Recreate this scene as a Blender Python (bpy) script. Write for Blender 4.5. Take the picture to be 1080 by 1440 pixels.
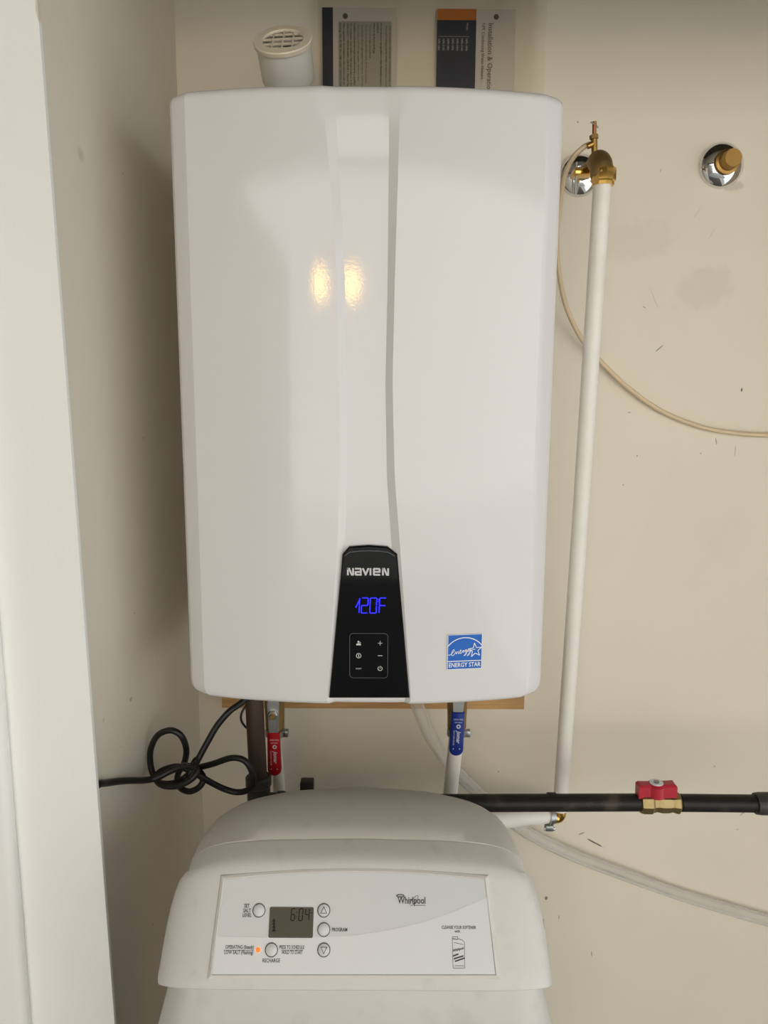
import bpy, bmesh, math, random
from math import sin, cos, tan, pi, radians, sqrt, atan2
from mathutils import Vector, Matrix, Euler

for o in list(bpy.data.objects):
    bpy.data.objects.remove(o)
SC = bpy.context.scene
COL = SC.collection
random.seed(7)

# ------------------------------------------------------------------ camera
FPX, PITCH, ROLL, CAMZ = 1082.0, radians(9.3), radians(0.30), 1.45
cam_d = bpy.data.cameras.new('camera')
cam_d.sensor_fit = 'HORIZONTAL'
cam_d.sensor_width = 36.0
cam_d.lens = 36.0 * FPX / 1080.0
cam_d.clip_start = 0.02
cam = bpy.data.objects.new('camera', cam_d)
COL.objects.link(cam)
cam.matrix_world = Matrix.Translation((0, 0, CAMZ)) @ Matrix.Rotation(pi / 2 - PITCH, 4, 'X') @ Matrix.Rotation(ROLL, 4, 'Z')
SC.camera = cam

# ------------------------------------------------------------------ sky, lights, exposure
w = bpy.data.worlds.new('overcast_sky')
SC.world = w
w.use_nodes = True
bgn = w.node_tree.nodes['Background']
bgn.inputs[0].default_value = (0.86, 0.94, 1.0, 1)
bgn.inputs[1].default_value = 0.7
SC.view_settings.view_transform = 'Standard'
SC.view_settings.look = 'None'
SC.view_settings.gamma = 1
SC.view_settings.use_curve_mapping = False
SC.view_settings.exposure = 1.04
# the sun stands behind the closet: it lights the yard and the added wall opposite, and the closet lies in the shade
sun_d = bpy.data.lights.new('sun', 'SUN')
sun_d.energy = 7.0
sun_d.angle = radians(0.6)
sun_d.color = (1.0, 0.968, 0.95)
sun = bpy.data.objects.new('sun', sun_d)
COL.objects.link(sun)
sun.location = (3, 6, 6)
sun.rotation_euler = Vector((-0.25, -1.0, -1.0)).to_track_quat('-Z', 'Y').to_euler()

# ------------------------------------------------------------------ helpers
def ray(px, py):
    x = (px - 540) / FPX
    y = -(py - 720) / FPX
    c, s = cos(ROLL), sin(ROLL)
    xr, yr = x * c - y * s, x * s + y * c
    return Vector((xr, cos(PITCH) + yr * sin(PITCH), -sin(PITCH) + yr * cos(PITCH)))

EYE = Vector((0, 0, CAMZ))

def at(px, py, Y):
    """the point seen at a pixel of the photograph, on the upright plane at distance Y"""
    r = ray(px, py)
    return EYE + r * (Y / r.y)

WPOS = {}

class MB:
    def __init__(self):
        self.v, self.f = [], []
    def add(self, vs, fs):
        n = len(self.v)
        self.v += [Vector(p) for p in vs]
        self.f += [tuple(i + n for i in q) for q in fs]
        return self
    def build(self, name, mat, parent=None, smooth=True, angle=35, subsurf=0, origin=None):
        vs = self.v
        if origin is None:
            lo = [min(p[k] for p in vs) for k in range(3)]
            hi = [max(p[k] for p in vs) for k in range(3)]
            c = Vector([(lo[k] + hi[k]) / 2 for k in range(3)])
        else:
            c = Vector(origin)
        me = bpy.data.meshes.new(name)
        me.from_pydata([p - c for p in vs], [], self.f)
        bm = bmesh.new()
        bm.from_mesh(me)
        bmesh.ops.recalc_face_normals(bm, faces=bm.faces)
        for e in bm.edges:
            if len(e.link_faces) == 2:
                e.smooth = e.calc_face_angle(0) < radians(angle)
        for f in bm.faces:
            f.smooth = smooth
        bm.to_mesh(me)
        bm.free()
        me.materials.append(mat)
        o = bpy.data.objects.new(name, me)
        COL.objects.link(o)
        pw = Vector((0, 0, 0))
        if parent is not None:
            o.parent = parent
            pw = WPOS[parent.name]
        o.location = c - pw
        WPOS[o.name] = c
        if subsurf:
            m = o.modifiers.new('smooth', 'SUBSURF')
            m.levels = m.render_levels = subsurf
        return o

def tag(o, label, cat=None, group=None):
    o['label'] = label
    if cat: o['category'] = cat
    if group: o['group'] = group
    return o

def thing(name, loc, label, cat, group=None):
    o = bpy.data.objects.new(name, None)
    o.empty_display_size = 0.05
    COL.objects.link(o)
    o.location = loc
    WPOS[o.name] = Vector(loc)
    return tag(o, label, cat, group)

def struct(o, label=None):
    o['kind'] = 'structure'
    if label: o['label'] = label
    return o

def box(mb, lo, hi, bev=0.0, seg=2):
    bm = bmesh.new()
    bmesh.ops.create_cube(bm, size=1)
    lo, hi = Vector(lo), Vector(hi)
    for v in bm.verts:
        v.co = Vector([lo[k] + (v.co[k] + 0.5) * (hi[k] - lo[k]) for k in range(3)])
    if bev > 0:
        bmesh.ops.bevel(bm, geom=list(bm.edges), offset=bev, segments=seg, affect='EDGES', profile=0.5)
    bm.verts.index_update()
    mb.add([v.co.copy() for v in bm.verts], [[v.index for v in f.verts] for f in bm.faces])
    bm.free()
    return mb

def catmull(pts, n=8):
    pts = [Vector(p) for p in pts]
    P = [2 * pts[0] - pts[1]] + pts + [2 * pts[-1] - pts[-2]]
    out = []
    for i in range(1, len(P) - 2):
        a, b, c, d = P[i - 1], P[i], P[i + 1], P[i + 2]
        for k in range(n):
            t = k / n
            out.append(0.5 * ((2 * b) + (c - a) * t + (2 * a - 5 * b + 4 * c - d) * t * t + (3 * b - a - 3 * c + d) * t ** 3))
    out.append(pts[-1])
    return out

def tube(mb, pts, r, seg=14, cap=True, inner=None):
    """sweep a circle (r number or list) along points"""
    pts = [Vector(p) for p in pts]
    n = len(pts)
    rs = r if isinstance(r, (list, tuple)) else [r] * n
    t0 = (pts[1] - pts[0]).normalized()
    ref = Vector((0, 0, 1)) if abs(t0.z) < 0.9 else Vector((1, 0, 0))
    u = t0.cross(ref).normalized()
    vs, fs = [], []
    for i in range(n):
        if i == 0: t = pts[1] - pts[0]
        elif i == n - 1: t = pts[-1] - pts[-2]
        else: t = pts[i + 1] - pts[i - 1]
        t.normalize()
        u = (u - t * u.dot(t)).normalized()
        v = t.cross(u)
        for k in range(seg):
            a = 2 * pi * k / seg
            vs.append(pts[i] + (u * cos(a) + v * sin(a)) * rs[i])
    for i in range(n - 1):
        for k in range(seg):
            k2 = (k + 1) % seg
            fs.append((i * seg + k, i * seg + k2, (i + 1) * seg + k2, (i + 1) * seg + k))
    if cap:
        fs.append(tuple(range(seg)))
        fs.append(tuple((n - 1) * seg + k for k in range(seg)))
    return mb.add(vs, fs)

def lathe(mb, prof, o, axis, seg=32, cap=True, hexa=False):
    """prof: list of (radius, height along axis)"""
    o, axis = Vector(o), Vector(axis).normalized()
    ref = Vector((0, 0, 1)) if abs(axis.z) < 0.9 else Vector((1, 0, 0))
    u = axis.cross(ref).normalized()
    v = axis.cross(u)
    vs, fs = [], []
    for r, h in prof:
        for k in range(seg):
            a = 2 * pi * k / seg
            vs.append(o + axis * h + (u * cos(a) + v * sin(a)) * r)
    for i in range(len(prof) - 1):
        for k in range(seg):
            k2 = (k + 1) % seg
            fs.append((i * seg + k, i * seg + k2, (i + 1) * seg + k2, (i + 1) * seg + k))
    if cap:
        fs.append(tuple(range(seg)))
        fs.append(tuple((len(prof) - 1) * seg + k for k in range(seg)))
    return mb.add(vs, fs)

class Frame:
    """a flat local frame: origin, right, up, out"""
    def __init__(self, o, r, u):
        self.o, self.r = Vector(o), Vector(r).normalized()
        self.n = self.r.cross(Vector(u)).normalized()
        self.u = self.n.cross(self.r).normalized()
    def p(self, a, b, c=0.0):
        return self.o + self.r * a + self.u * b + self.n * c
    def px(self, x, y):
        rr = ray(x, y)
        t = (self.o - EYE).dot(self.n) / rr.dot(self.n)
        q = EYE + rr * t - self.o
        return q.dot(self.r), q.dot(self.u)

def ribbon(mb, fr, pts, wd, c=0.0004, closed=False):
    pts = [Vector((p[0], p[1])) for p in pts]
    if closed: pts = pts + [pts[0]]
    for a, b in zip(pts[:-1], pts[1:]):
        c += 2.5e-5 if wd > 1e-3 else 4e-6
        d = b - a
        if d.length < 1e-9: continue
        d.normalize()
        nrm = Vector((-d.y, d.x)) * wd / 2
        a2, b2 = a - d * wd * 0.35, b + d * wd * 0.35
        mb.add([fr.p(*(q), c) for q in (a2 + nrm, a2 - nrm, b2 - nrm, b2 + nrm)], [(0, 1, 2, 3)])
    return mb

def disc(mb, fr, cx, cy, r, c=0.0004, seg=24, ry=None):
    ry = ry or r
    return mb.add([fr.p(cx + r * cos(2 * pi * k / seg), cy + ry * sin(2 * pi * k / seg), c) for k in range(seg)], [tuple(range(seg))])

def ring(mb, fr, cx, cy, r, wd, c=0.0004, seg=32):
    vs = []
    for k in range(seg):
        a = 2 * pi * k / seg
        vs.append(fr.p(cx + (r - wd / 2) * cos(a), cy + (r - wd / 2) * sin(a), c))
        vs.append(fr.p(cx + (r + wd / 2) * cos(a), cy + (r + wd / 2) * sin(a), c))
    return mb.add(vs, [(2 * k, 2 * k + 1, (2 * k + 3) % (2 * seg), (2 * k + 2) % (2 * seg)) for k in range(seg)])

def plate(mb, fr, outline, c0, c1, bev=0.0):
    """outline extruded from height c0 to c1 of the frame, with an optional chamfer on top"""
    n = len(outline)
    O = [Vector((p[0], p[1])) for p in outline]
    cen = sum(O, Vector((0, 0))) / n
    rows = [[fr.p(q.x, q.y, c0) for q in O]]
    if bev > 0:
        rows.append([fr.p(q.x, q.y, c1 - bev) for q in O])
        ins = []
        for i in range(n):
            a, b, c = O[i - 1], O[i], O[(i + 1) % n]
            d1, d2 = (b - a).normalized(), (c - b).normalized()
            n1, n2 = Vector((-d1.y, d1.x)), Vector((-d2.y, d2.x))
            m = (n1 + n2)
            m = m.normalized() if m.length > 1e-6 else n1
            if m.dot(cen - b) < 0: m = -m
            ins.append(b + m * bev)
        rows.append([fr.p(q.x, q.y, c1) for q in ins])
    else:
        rows.append([fr.p(q.x, q.y, c1) for q in O])
    vs = [p for r in rows for p in r]
    fs = [tuple(range(n)), tuple((len(rows) - 1) * n + k for k in range(n))]
    for i in range(len(rows) - 1):
        for k in range(n):
            k2 = (k + 1) % n
            fs.append((i * n + k, i * n + k2, (i + 1) * n + k2, (i + 1) * n + k))
    return mb.add(vs, fs)

def rrect(x0, y0, x1, y1, r, n=5):
    out = []
    for cx, cy, a0 in ((x1 - r, y1 - r, 0), (x0 + r, y1 - r, 90), (x0 + r, y0 + r, 180), (x1 - r, y0 + r, 270)):
        for k in range(n + 1):
            a = radians(a0 + 90 * k / n)
            out.append((cx + r * cos(a), cy + r * sin(a)))
    return out

_tc = {}
def text(mb, fr, s, x, y, h, c=0.0004, align='LEFT', wf=1.0, rot=0.0, shear=0.0, bold=0.0):
    """flat lettering: cap height h, baseline start x,y in the frame"""
    key = (s, align, shear, bold)
    if key not in _tc:
        cu = bpy.data.curves.new('lettering', 'FONT')
        cu.body = s
        cu.size = 1.0
        cu.align_x = align
        cu.shear = shear
        cu.offset = bold
        cu.resolution_u = 2
        ob = bpy.data.objects.new('lettering', cu)
        COL.objects.link(ob)
        dg = bpy.context.evaluated_depsgraph_get()
        me = bpy.data.meshes.new_from_object(ob.evaluated_get(dg))
        _tc[key] = ([v.co.copy() for v in me.vertices], [tuple(p.vertices) for p in me.polygons])
        bpy.data.objects.remove(ob)
        bpy.data.curves.remove(cu)
        bpy.data.meshes.remove(me)
    vs, fs = _tc[key]
    k = h / 0.70
    ca, sa = cos(rot), sin(rot)
    out = []
    for v in vs:
        a, b = v.x * k * wf, v.y * k
        out.append(fr.p(x + a * ca - b * sa, y + a * sa + b * ca, c))
    return mb.add(out, fs)

SEG = {'A': ((0, 1), (1, 1)), 'B': ((1, 1), (1, .5)), 'C': ((1, .5), (1, 0)), 'D': ((0, 0), (1, 0)),
       'E': ((0, .5), (0, 0)), 'F': ((0, 1), (0, .5)), 'G': ((0, .5), (1, .5))}
DIG = {'0': 'ABCDEF', '1': 'BC', '2': 'ABGED', '4': 'FGBC', '6': 'AFGECD', 'F': 'AFGE', 'A': 'ABCEFG'}
def seven(mb, fr, ch, x, y, wd, ht, th, c=0.0005, slant=0.08):
    for s in DIG[ch]:
        (x0, y0), (x1, y1) = SEG[s]
        g = th * 0.45
        a = Vector((x + x0 * wd, y + y0 * ht))
        b = Vector((x + x1 * wd, y + y1 * ht))
        d = (b - a).normalized()
        a, b = a + d * g, b - d * g
        f = lambda q: Vector((q.x + (q.y - y) * slant, q.y))
        a, b = f(a), f(b)
        d = (b - a).normalized()
        nr = Vector((-d.y, d.x)) * th / 2
        mb.add([fr.p(*q, c) for q in (a - d * th * .3, a + nr, b + nr, b + d * th * .3, b - nr, a - nr)], [(0, 1, 2, 3, 4, 5)])

# ------------------------------------------------------------------ materials
def mat(name, col, rough=0.5, metal=0.0, spec=0.5, coat=0.0, var=0.0, vscale=20.0, bump=0.0, bscale=200.0, dirt=None,
        dscale=6.0, damt=0.3, emis=None, estr=0.0, trans=0.0, ior=None, stretch=None, rvar=0.0):
    m = bpy.data.materials.new(name)
    m.use_nodes = True
    nt = m.node_tree
    b = nt.nodes['Principled BSDF']
    b.inputs['Base Color'].default_value = (*col, 1)
    b.inputs['Roughness'].default_value = rough
    b.inputs['Metallic'].default_value = metal
    b.inputs['Specular IOR Level'].default_value = spec
    b.inputs['Coat Weight'].default_value = coat
    b.inputs['Coat Roughness'].default_value = 0.06
    if ior: b.inputs['IOR'].default_value = ior
    if trans: b.inputs['Transmission Weight'].default_value = trans
    if emis:
        b.inputs['Emission Color'].default_value = (*emis, 1)
        b.inputs['Emission Strength'].default_value = estr
    tc = nt.nodes.new('ShaderNodeTexCoord')
    vec = tc.outputs['Object']
    if stretch:
        mp = nt.nodes.new('ShaderNodeMapping')
        mp.inputs['Scale'].default_value = stretch
        nt.links.new(vec, mp.inputs['Vector'])
        vec = mp.outputs['Vector']
    cur = None
    def noise(sc, det=4):
        n = nt.nodes.new('ShaderNodeTexNoise')
        n.inputs['Scale'].default_value = sc
        n.inputs['Detail'].default_value = det
        nt.links.new(vec, n.inputs['Vector'])
        return n
    if var > 0:
        n = noise(vscale)
        mx = nt.nodes.new('ShaderNodeMix'); mx.data_type = 'RGBA'
        mx.inputs['A'].default_value = (*[max(0, k * (1 - var)) for k in col], 1)
        mx.inputs['B'].default_value = (*[min(1, k * (1 + var)) for k in col], 1)
        nt.links.new(n.outputs['Fac'], mx.inputs['Factor'])
        cur = mx.outputs['Result']
    if dirt:
        n = noise(dscale, 6)
        rp = nt.nodes.new('ShaderNodeMapRange')
        rp.inputs['From Min'].default_value = 0.56
        rp.inputs['From Max'].default_value = 0.72
        rp.inputs['To Max'].default_value = damt
        nt.links.new(n.outputs['Fac'], rp.inputs['Value'])
        mx = nt.nodes.new('ShaderNodeMix'); mx.data_type = 'RGBA'
        mx.inputs['B'].default_value = (*dirt, 1)
        if cur: nt.links.new(cur, mx.inputs['A'])
        else: mx.inputs['A'].default_value = (*col, 1)
        nt.links.new(rp.outputs['Result'], mx.inputs['Factor'])
        cur = mx.outputs['Result']
    if cur: nt.links.new(cur, b.inputs['Base Color'])
    if rvar > 0:
        n = noise(vscale * 1.7)
        rp = nt.nodes.new('ShaderNodeMapRange')
        rp.inputs['To Min'].default_value = max(0, rough - rvar)
        rp.inputs['To Max'].default_value = min(1, rough + rvar)
        nt.links.new(n.outputs['Fac'], rp.inputs['Value'])
        nt.links.new(rp.outputs['Result'], b.inputs['Roughness'])
    if bump > 0:
        n = noise(bscale, 2)
        bp = nt.nodes.new('ShaderNodeBump')
        bp.inputs['Strength'].default_value = bump
        bp.inputs['Distance'].default_value = 0.001
        nt.links.new(n.outputs['Fac'], bp.inputs['Height'])
        nt.links.new(bp.outputs['Normal'], b.inputs['Normal'])
    return m

def wall_paint(name, col, marks, stain=0.10, specks=0.6):
    """cream wall paint: faint roller relief, blotchy stains, specks, and scuffs at given world points (point, size x, size z, strength)"""
    m = mat(name, col, rough=0.55, spec=0.3, var=0.05, vscale=3, bump=0.12, bscale=260, dirt=tuple(k * 0.72 for k in col), dscale=7, damt=stain)
    nt = m.node_tree
    b = nt.nodes['Principled BSDF']
    cur = b.inputs['Base Color'].links[0].from_socket
    geo = nt.nodes.new('ShaderNodeNewGeometry')
    # specks
    vo = nt.nodes.new('ShaderNodeTexVoronoi')
    vo.inputs['Scale'].default_value = 17
    nt.links.new(geo.outputs['Position'], vo.inputs['Vector'])
    ls = nt.nodes.new('ShaderNodeMath'); ls.operation = 'LESS_THAN'; ls.inputs[1].default_value = 0.022
    nt.links.new(vo.outputs['Distance'], ls.inputs[0])
    sp = nt.nodes.new('ShaderNodeSeparateColor')
    nt.links.new(vo.outputs['Color'], sp.inputs['Color'])
    gt = nt.nodes.new('ShaderNodeMath'); gt.operation = 'GREATER_THAN'; gt.inputs[1].default_value = 0.35
    nt.links.new(sp.outputs['Red'], gt.inputs[0])
    ml = nt.nodes.new('ShaderNodeMath'); ml.operation = 'MULTIPLY'
    nt.links.new(ls.outputs[0], ml.inputs[0]); nt.links.new(gt.outputs[0], ml.inputs[1])
    m2 = nt.nodes.new('ShaderNodeMath'); m2.operation = 'MULTIPLY'; m2.inputs[1].default_value = specks
    nt.links.new(ml.outputs[0], m2.inputs[0])
    mx = nt.nodes.new('ShaderNodeMix'); mx.data_type = 'RGBA'
    mx.inputs['B'].default_value = (0.08, 0.06, 0.04, 1)
    nt.links.new(m2.outputs[0], mx.inputs['Factor']); nt.links.new(cur, mx.inputs['A'])
    cur = mx.outputs['Result']
    nz = nt.nodes.new('ShaderNodeTexNoise'); nz.inputs['Scale'].default_value = 60; nz.inputs['Detail'].default_value = 3
    nt.links.new(geo.outputs['Position'], nz.inputs['Vector'])
    for pos, sx, sz, rot, amt, mc, ragged in marks:
        sb = nt.nodes.new('ShaderNodeVectorMath'); sb.operation = 'SUBTRACT'
        sb.inputs[1].default_value = pos
        nt.links.new(geo.outputs['Position'], sb.inputs[0])
        vr = nt.nodes.new('ShaderNodeVectorRotate'); vr.rotation_type = 'Y_AXIS'
        vr.inputs['Angle'].default_value = rot
        nt.links.new(sb.outputs[0], vr.inputs['Vector'])
        sc = nt.nodes.new('ShaderNodeVectorMath'); sc.operation = 'MULTIPLY'
        sc.inputs[1].default_value = (1 / sx, 1 / max(sx, sz), 1 / sz)
        nt.links.new(vr.outputs[0], sc.inputs[0])
        ln = nt.nodes.new('ShaderNodeVectorMath'); ln.operation = 'LENGTH'
        nt.links.new(sc.outputs[0], ln.inputs[0])
        ad = nt.nodes.new('ShaderNodeMath'); ad.operation = 'MULTIPLY_ADD'
        ad.inputs[1].default_value = ragged; 
        nt.links.new(nz.outputs['Fac'], ad.inputs[0]); nt.links.new(ln.outputs['Value'], ad.inputs[2])
        rp = nt.nodes.new('ShaderNodeMapRange')
        rp.inputs['From Min'].default_value = 0.7 + ragged * .5; rp.inputs['From Max'].default_value = 1.1 + ragged * .5
        rp.inputs['To Min'].default_value = amt; rp.inputs['To Max'].default_value = 0
        nt.links.new(ad.outputs[0], rp.inputs['Value'])
        mx = nt.nodes.new('ShaderNodeMix'); mx.data_type = 'RGBA'
        mx.inputs['B'].default_value = (*mc, 1)
        nt.links.new(rp.outputs['Result'], mx.inputs['Factor']); nt.links.new(cur, mx.inputs['A'])
        cur = mx.outputs['Result']
    nt.links.new(cur, b.inputs['Base Color'])
    return m

CREAM = (0.72, 0.655, 0.535)
DK = (0.05, 0.04, 0.03); TAN = (0.40, 0.33, 0.22)
WY = 1.235
def mk(px, py, sx, sz, rot=0.0, amt=0.7, c=DK, rg=1.2):
    return (tuple(at(px, py, WY)), sx, sz, rot, amt, c, rg)
marks = [mk(838, 1186, .016, .0018, -0.5, .9), mk(818, 1172, .006, .0015, .4, .6), mk(990, 405, .05, .035, .3, .13, TAN), mk(900, 340, .06, .03, .2, .10, TAN),
         mk(1043, 548, .0015, .003, 0, .9), mk(927, 490, .008, .001, .7, .6), mk(906, 432, .004, .001, -.6, .6), mk(920, 420, .001, .02, .45, .35, TAN),
         mk(1007, 620, .001, .006, .2, .6), mk(1034, 632, .0006, .01, 0, .5), mk(1030, 262, .02, .008, .2, .25, DK, 2.0), mk(768, 1263, .003, .004, 0, .8),
         mk(764, 1300, .002, .012, .1, .45, DK, 2.), mk(832, 1342, .001, .006, .1, .6), mk(1044, 1144, .006, .0012, .8, .5), mk(885, 580, .003, .001, 0, .5),
         mk(929, 240, .003, .001, 1.2, .3), mk(980, 300, .012, .001, 1.0, .25, TAN), mk(1000, 330, .001, .01, -.5, .2, TAN), mk(786, 1290, .001, .004, 0, .5)]
M = {}
M['wall'] = wall_paint('cream_wall_paint', CREAM, marks)
lw = []
for px, py, sx, sz, rot, amt in ((78, 190, .001, .008, .2, .5), (115, 215, .0008, .014, 0, .35), (200, 112, .001, .004, 0, .4), (203, 292, .001, .007, .1, .45),
                                 (183, 983, .0012, .003, 0, .45), (150, 1015, .001, .006, .4, .4), (235, 1190, .002, .002, 0, .6), (221, 1273, .001, .003, 0, .5)):
    r = ray(px, py); p = EYE + r * (-0.33 / r.x)
    lw.append((tuple(p), sx * 4, sz, rot, amt, DK, 0.5))
M['wall_left'] = wall_paint('cream_side_wall_paint', CREAM, lw, 0.08)
M['jamb'] = wall_paint('white_trim_paint', (0.86, 0.86, 0.82), [(tuple(at(55, 14, .809)), .0035, .013, .1, .55, (.55, .42, .24), .8), (tuple(at(70, 143, .809)), .0012, .004, .2, .85, DK, .6)], 0.03, 0.0)
M['enamel'] = mat('white_heater_enamel', (0.70, 0.68, 0.67), rough=0.06, spec=0.45, var=0.01, vscale=4, bump=0.045, bscale=420)
M['casing'] = mat('white_sheet_metal', (0.70, 0.69, 0.66), rough=0.4)
M['black_gloss'] = mat('black_gloss_panel', (0.003, 0.003, 0.0035), rough=0.05, spec=0.16)
M['panel_line'] = mat('keypad_outline', (0.10, 0.11, 0.13), rough=0.3)
M['icon'] = mat('keypad_white_print', (0.62, 0.62, 0.60), rough=0.5)
M['brand'] = mat('silver_lettering', (0.50, 0.49, 0.49), rough=0.35, metal=0.3)
M['led_blue'] = mat('blue_led', (0.0, 0.0, 0.05), emis=(0.012, 0.012, 1.0), estr=1.3)
M['blue'] = mat('sticker_blue', (0.0, 0.12, 0.52), rough=0.35)
M['white_print'] = mat('white_print', (0.84, 0.86, 0.88), rough=0.45)
M['wood'] = mat('pine_board', (0.50, 0.29, 0.11), rough=0.6, var=0.5, vscale=14, dirt=(.22, .11, .04), dscale=5, damt=.5, stretch=(1, 6, 14), bump=.1, bscale=60)
M['pex'] = mat('white_pipe_plastic', (0.80, 0.765, 0.70), rough=0.42, var=.03, vscale=14, dirt=(.5, .44, .34), dscale=14, damt=.25)
M['pvc'] = mat('grey_white_pvc', (0.62, 0.60, 0.54), rough=0.4, dirt=(.35, .32, .26), dscale=30, damt=.4)
M['pvc_cream'] = mat('cream_pvc', (0.66, 0.59, 0.45), rough=0.45, var=.03, vscale=8)
M['brass'] = mat('aged_brass', (0.44, 0.26, 0.075), rough=0.34, metal=1.0, var=.2, vscale=60, rvar=.12)
M['brass_dull'] = mat('cast_brass', (0.31, 0.205, 0.085), rough=0.5, metal=0.9, var=.25, vscale=90, bump=.3, bscale=500)
M['brass_cap'] = mat('tarnished_brass', (0.34, 0.20, 0.06), rough=0.38, metal=1.0, var=.2, vscale=50, rvar=.08)
M['brass_bright'] = mat('bright_brass', (0.72, 0.45, 0.12), rough=0.16, metal=1.0)
M['gas_brass'] = mat('forged_brass', (0.32, 0.24, 0.11), rough=0.42, metal=.85, var=.2, vscale=80, bump=.25, bscale=400)
M['copper'] = mat('copper_stem', (0.45, 0.20, 0.08), rough=0.35, metal=1.0)
M['chrome'] = mat('chrome', (0.78, 0.78, 0.78), rough=0.05, metal=1.0)
M['zinc'] = mat('zinc_plate', (0.50, 0.52, 0.52), rough=0.32, metal=1.0)
M['steel'] = mat('brushed_steel', (0.36, 0.37, 0.37), rough=0.38, metal=1.0, var=.1, vscale=80)
M['black_pipe'] = mat('black_iron_pipe', (0.012, 0.010, 0.009), rough=0.5, spec=.3, var=.4, vscale=40, dirt=(.10, .07, .05), dscale=25, damt=.5, stretch=(1, 1, 1))
M['iron'] = mat('malleable_iron', (0.035, 0.033, 0.028), rough=0.5, var=.4, vscale=60, dirt=(.13, .12, .08), dscale=40, damt=.6, bump=.4, bscale=300)
M['rust_pipe'] = mat('rusty_pipe', (0.042, 0.022, 0.013), rough=0.55, var=.6, vscale=35, dirt=(.02, .015, .012), dscale=18, damt=.8, stretch=(1, 1, .2))
M['cord'] = mat('black_cord_rubber', (0.008, 0.008, 0.008), rough=0.42, spec=.4)
M['red'] = mat('red_vinyl_grip', (0.40, 0.006, 0.012), rough=0.42, spec=.4)
M['red_paint'] = mat('red_enamel', (0.42, 0.012, 0.03), rough=0.38)
M['blue_grip'] = mat('blue_vinyl_grip', (0.006, 0.025, 0.20), rough=0.42, spec=.4)
M['grip_print'] = mat('grip_print', (0.55, 0.55, 0.58), rough=0.6)
M['ivory'] = mat('ivory_tube_plastic', (0.64, 0.50, 0.32), rough=0.35, spec=.5, var=.06, vscale=30)
M['soft_white'] = mat('softener_plastic', (0.66, 0.635, 0.59), rough=0.5, spec=.4, var=.02, vscale=8, bump=.15, bscale=700, dirt=(.42, .38, .32), dscale=45, damt=.18)
M['soft_lid'] = mat('softener_lid_plastic', (0.60, 0.57, 0.51), rough=0.52, spec=.4, var=.02, vscale=8, bump=.15, bscale=700, dirt=(.42, .38, .32), dscale=45, damt=.18)
M['tank'] = mat('softener_tank_plastic', (0.60, 0.58, 0.53), rough=0.5, spec=.4, var=.03, vscale=12, dirt=(.42, .38, .32), dscale=25, damt=.3)
M['face'] = mat('faceplate_grey', (0.60, 0.61, 0.60), rough=0.38, var=.01, vscale=10)
M['face_light'] = mat('faceplate_pale', (0.68, 0.69, 0.68), rough=0.38, var=.01, vscale=10)
M['ink'] = mat('dark_print', (0.035, 0.035, 0.04), rough=0.55)
M['ink_grey'] = mat('grey_print', (0.20, 0.20, 0.21), rough=0.55)
M['button'] = mat('membrane_button', (0.64, 0.65, 0.64), rough=0.35)
M['lcd'] = mat('lcd_olive', (0.075, 0.068, 0.048), rough=0.3, spec=0.15)
M['lcd_frame'] = mat('lcd_frame', (0.028, 0.025, 0.02), rough=0.3)
M['lcd_ink'] = mat('lcd_segment', (0.008, 0.008, 0.006), rough=0.5, spec=0.1)
M['led_red'] = mat('orange_led', (0.5, 0.05, 0.0), emis=(1.0, 0.10, 0.004), estr=1.1)
M['paper'] = mat('manual_paper', (0.58, 0.53, 0.46), rough=0.6)
M['paper_grey'] = mat('manual_grey_box', (0.36, 0.325, 0.265), rough=0.6)
M['navy'] = mat('manual_navy', (0.018, 0.022, 0.040), rough=0.45)
M['orange'] = mat('manual_orange', (0.52, 0.16, 0.025), rough=0.45)
M['hole'] = mat('punched_hole', (0.10, 0.085, 0.055), rough=0.8)
M['concrete'] = mat('concrete', (0.11, 0.105, 0.095), rough=0.8, var=.15, vscale=8)
M['ground'] = mat('dark_paving', (0.34, 0.335, 0.32), rough=0.9, var=.3, vscale=3)
M['soffit'] = mat('soffit_boards', (0.09, 0.075, 0.055), rough=0.7)
M['opposite'] = mat('bounce_wall_pale', (0.64, 0.635, 0.61), rough=0.85, var=.05, vscale=2)
M['light_block'] = mat('light_block_wall', (0.20, 0.185, 0.16), rough=0.8)

def film(name, col, alpha, rough):
    m = bpy.data.materials.new(name)
    m.use_nodes = True
    nt = m.node_tree
    nt.nodes.remove(nt.nodes['Principled BSDF'])
    tr = nt.nodes.new('ShaderNodeBsdfTransparent'); tr.inputs[0].default_value = (*col, 1)
    gl = nt.nodes.new('ShaderNodeBsdfGlossy'); gl.inputs['Roughness'].default_value = rough
    fr = nt.nodes.new('ShaderNodeFresnel'); fr.inputs[0].default_value = 1.45
    ad = nt.nodes.new('ShaderNodeMath'); ad.operation = 'ADD'; ad.inputs[1].default_value = alpha
    mx = nt.nodes.new('ShaderNodeMixShader')
    nt.links.new(fr.outputs[0], ad.inputs[0]); nt.links.new(ad.outputs[0], mx.inputs[0])
    nt.links.new(tr.outputs[0], mx.inputs[1]); nt.links.new(gl.outputs[0], mx.inputs[2])
    nt.links.new(mx.outputs[0], nt.nodes['Material Output'].inputs[0])
    return m
M['bag'] = film('clear_plastic_film', (0.97, 0.96, 0.93), 0.015, 0.12)

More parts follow.
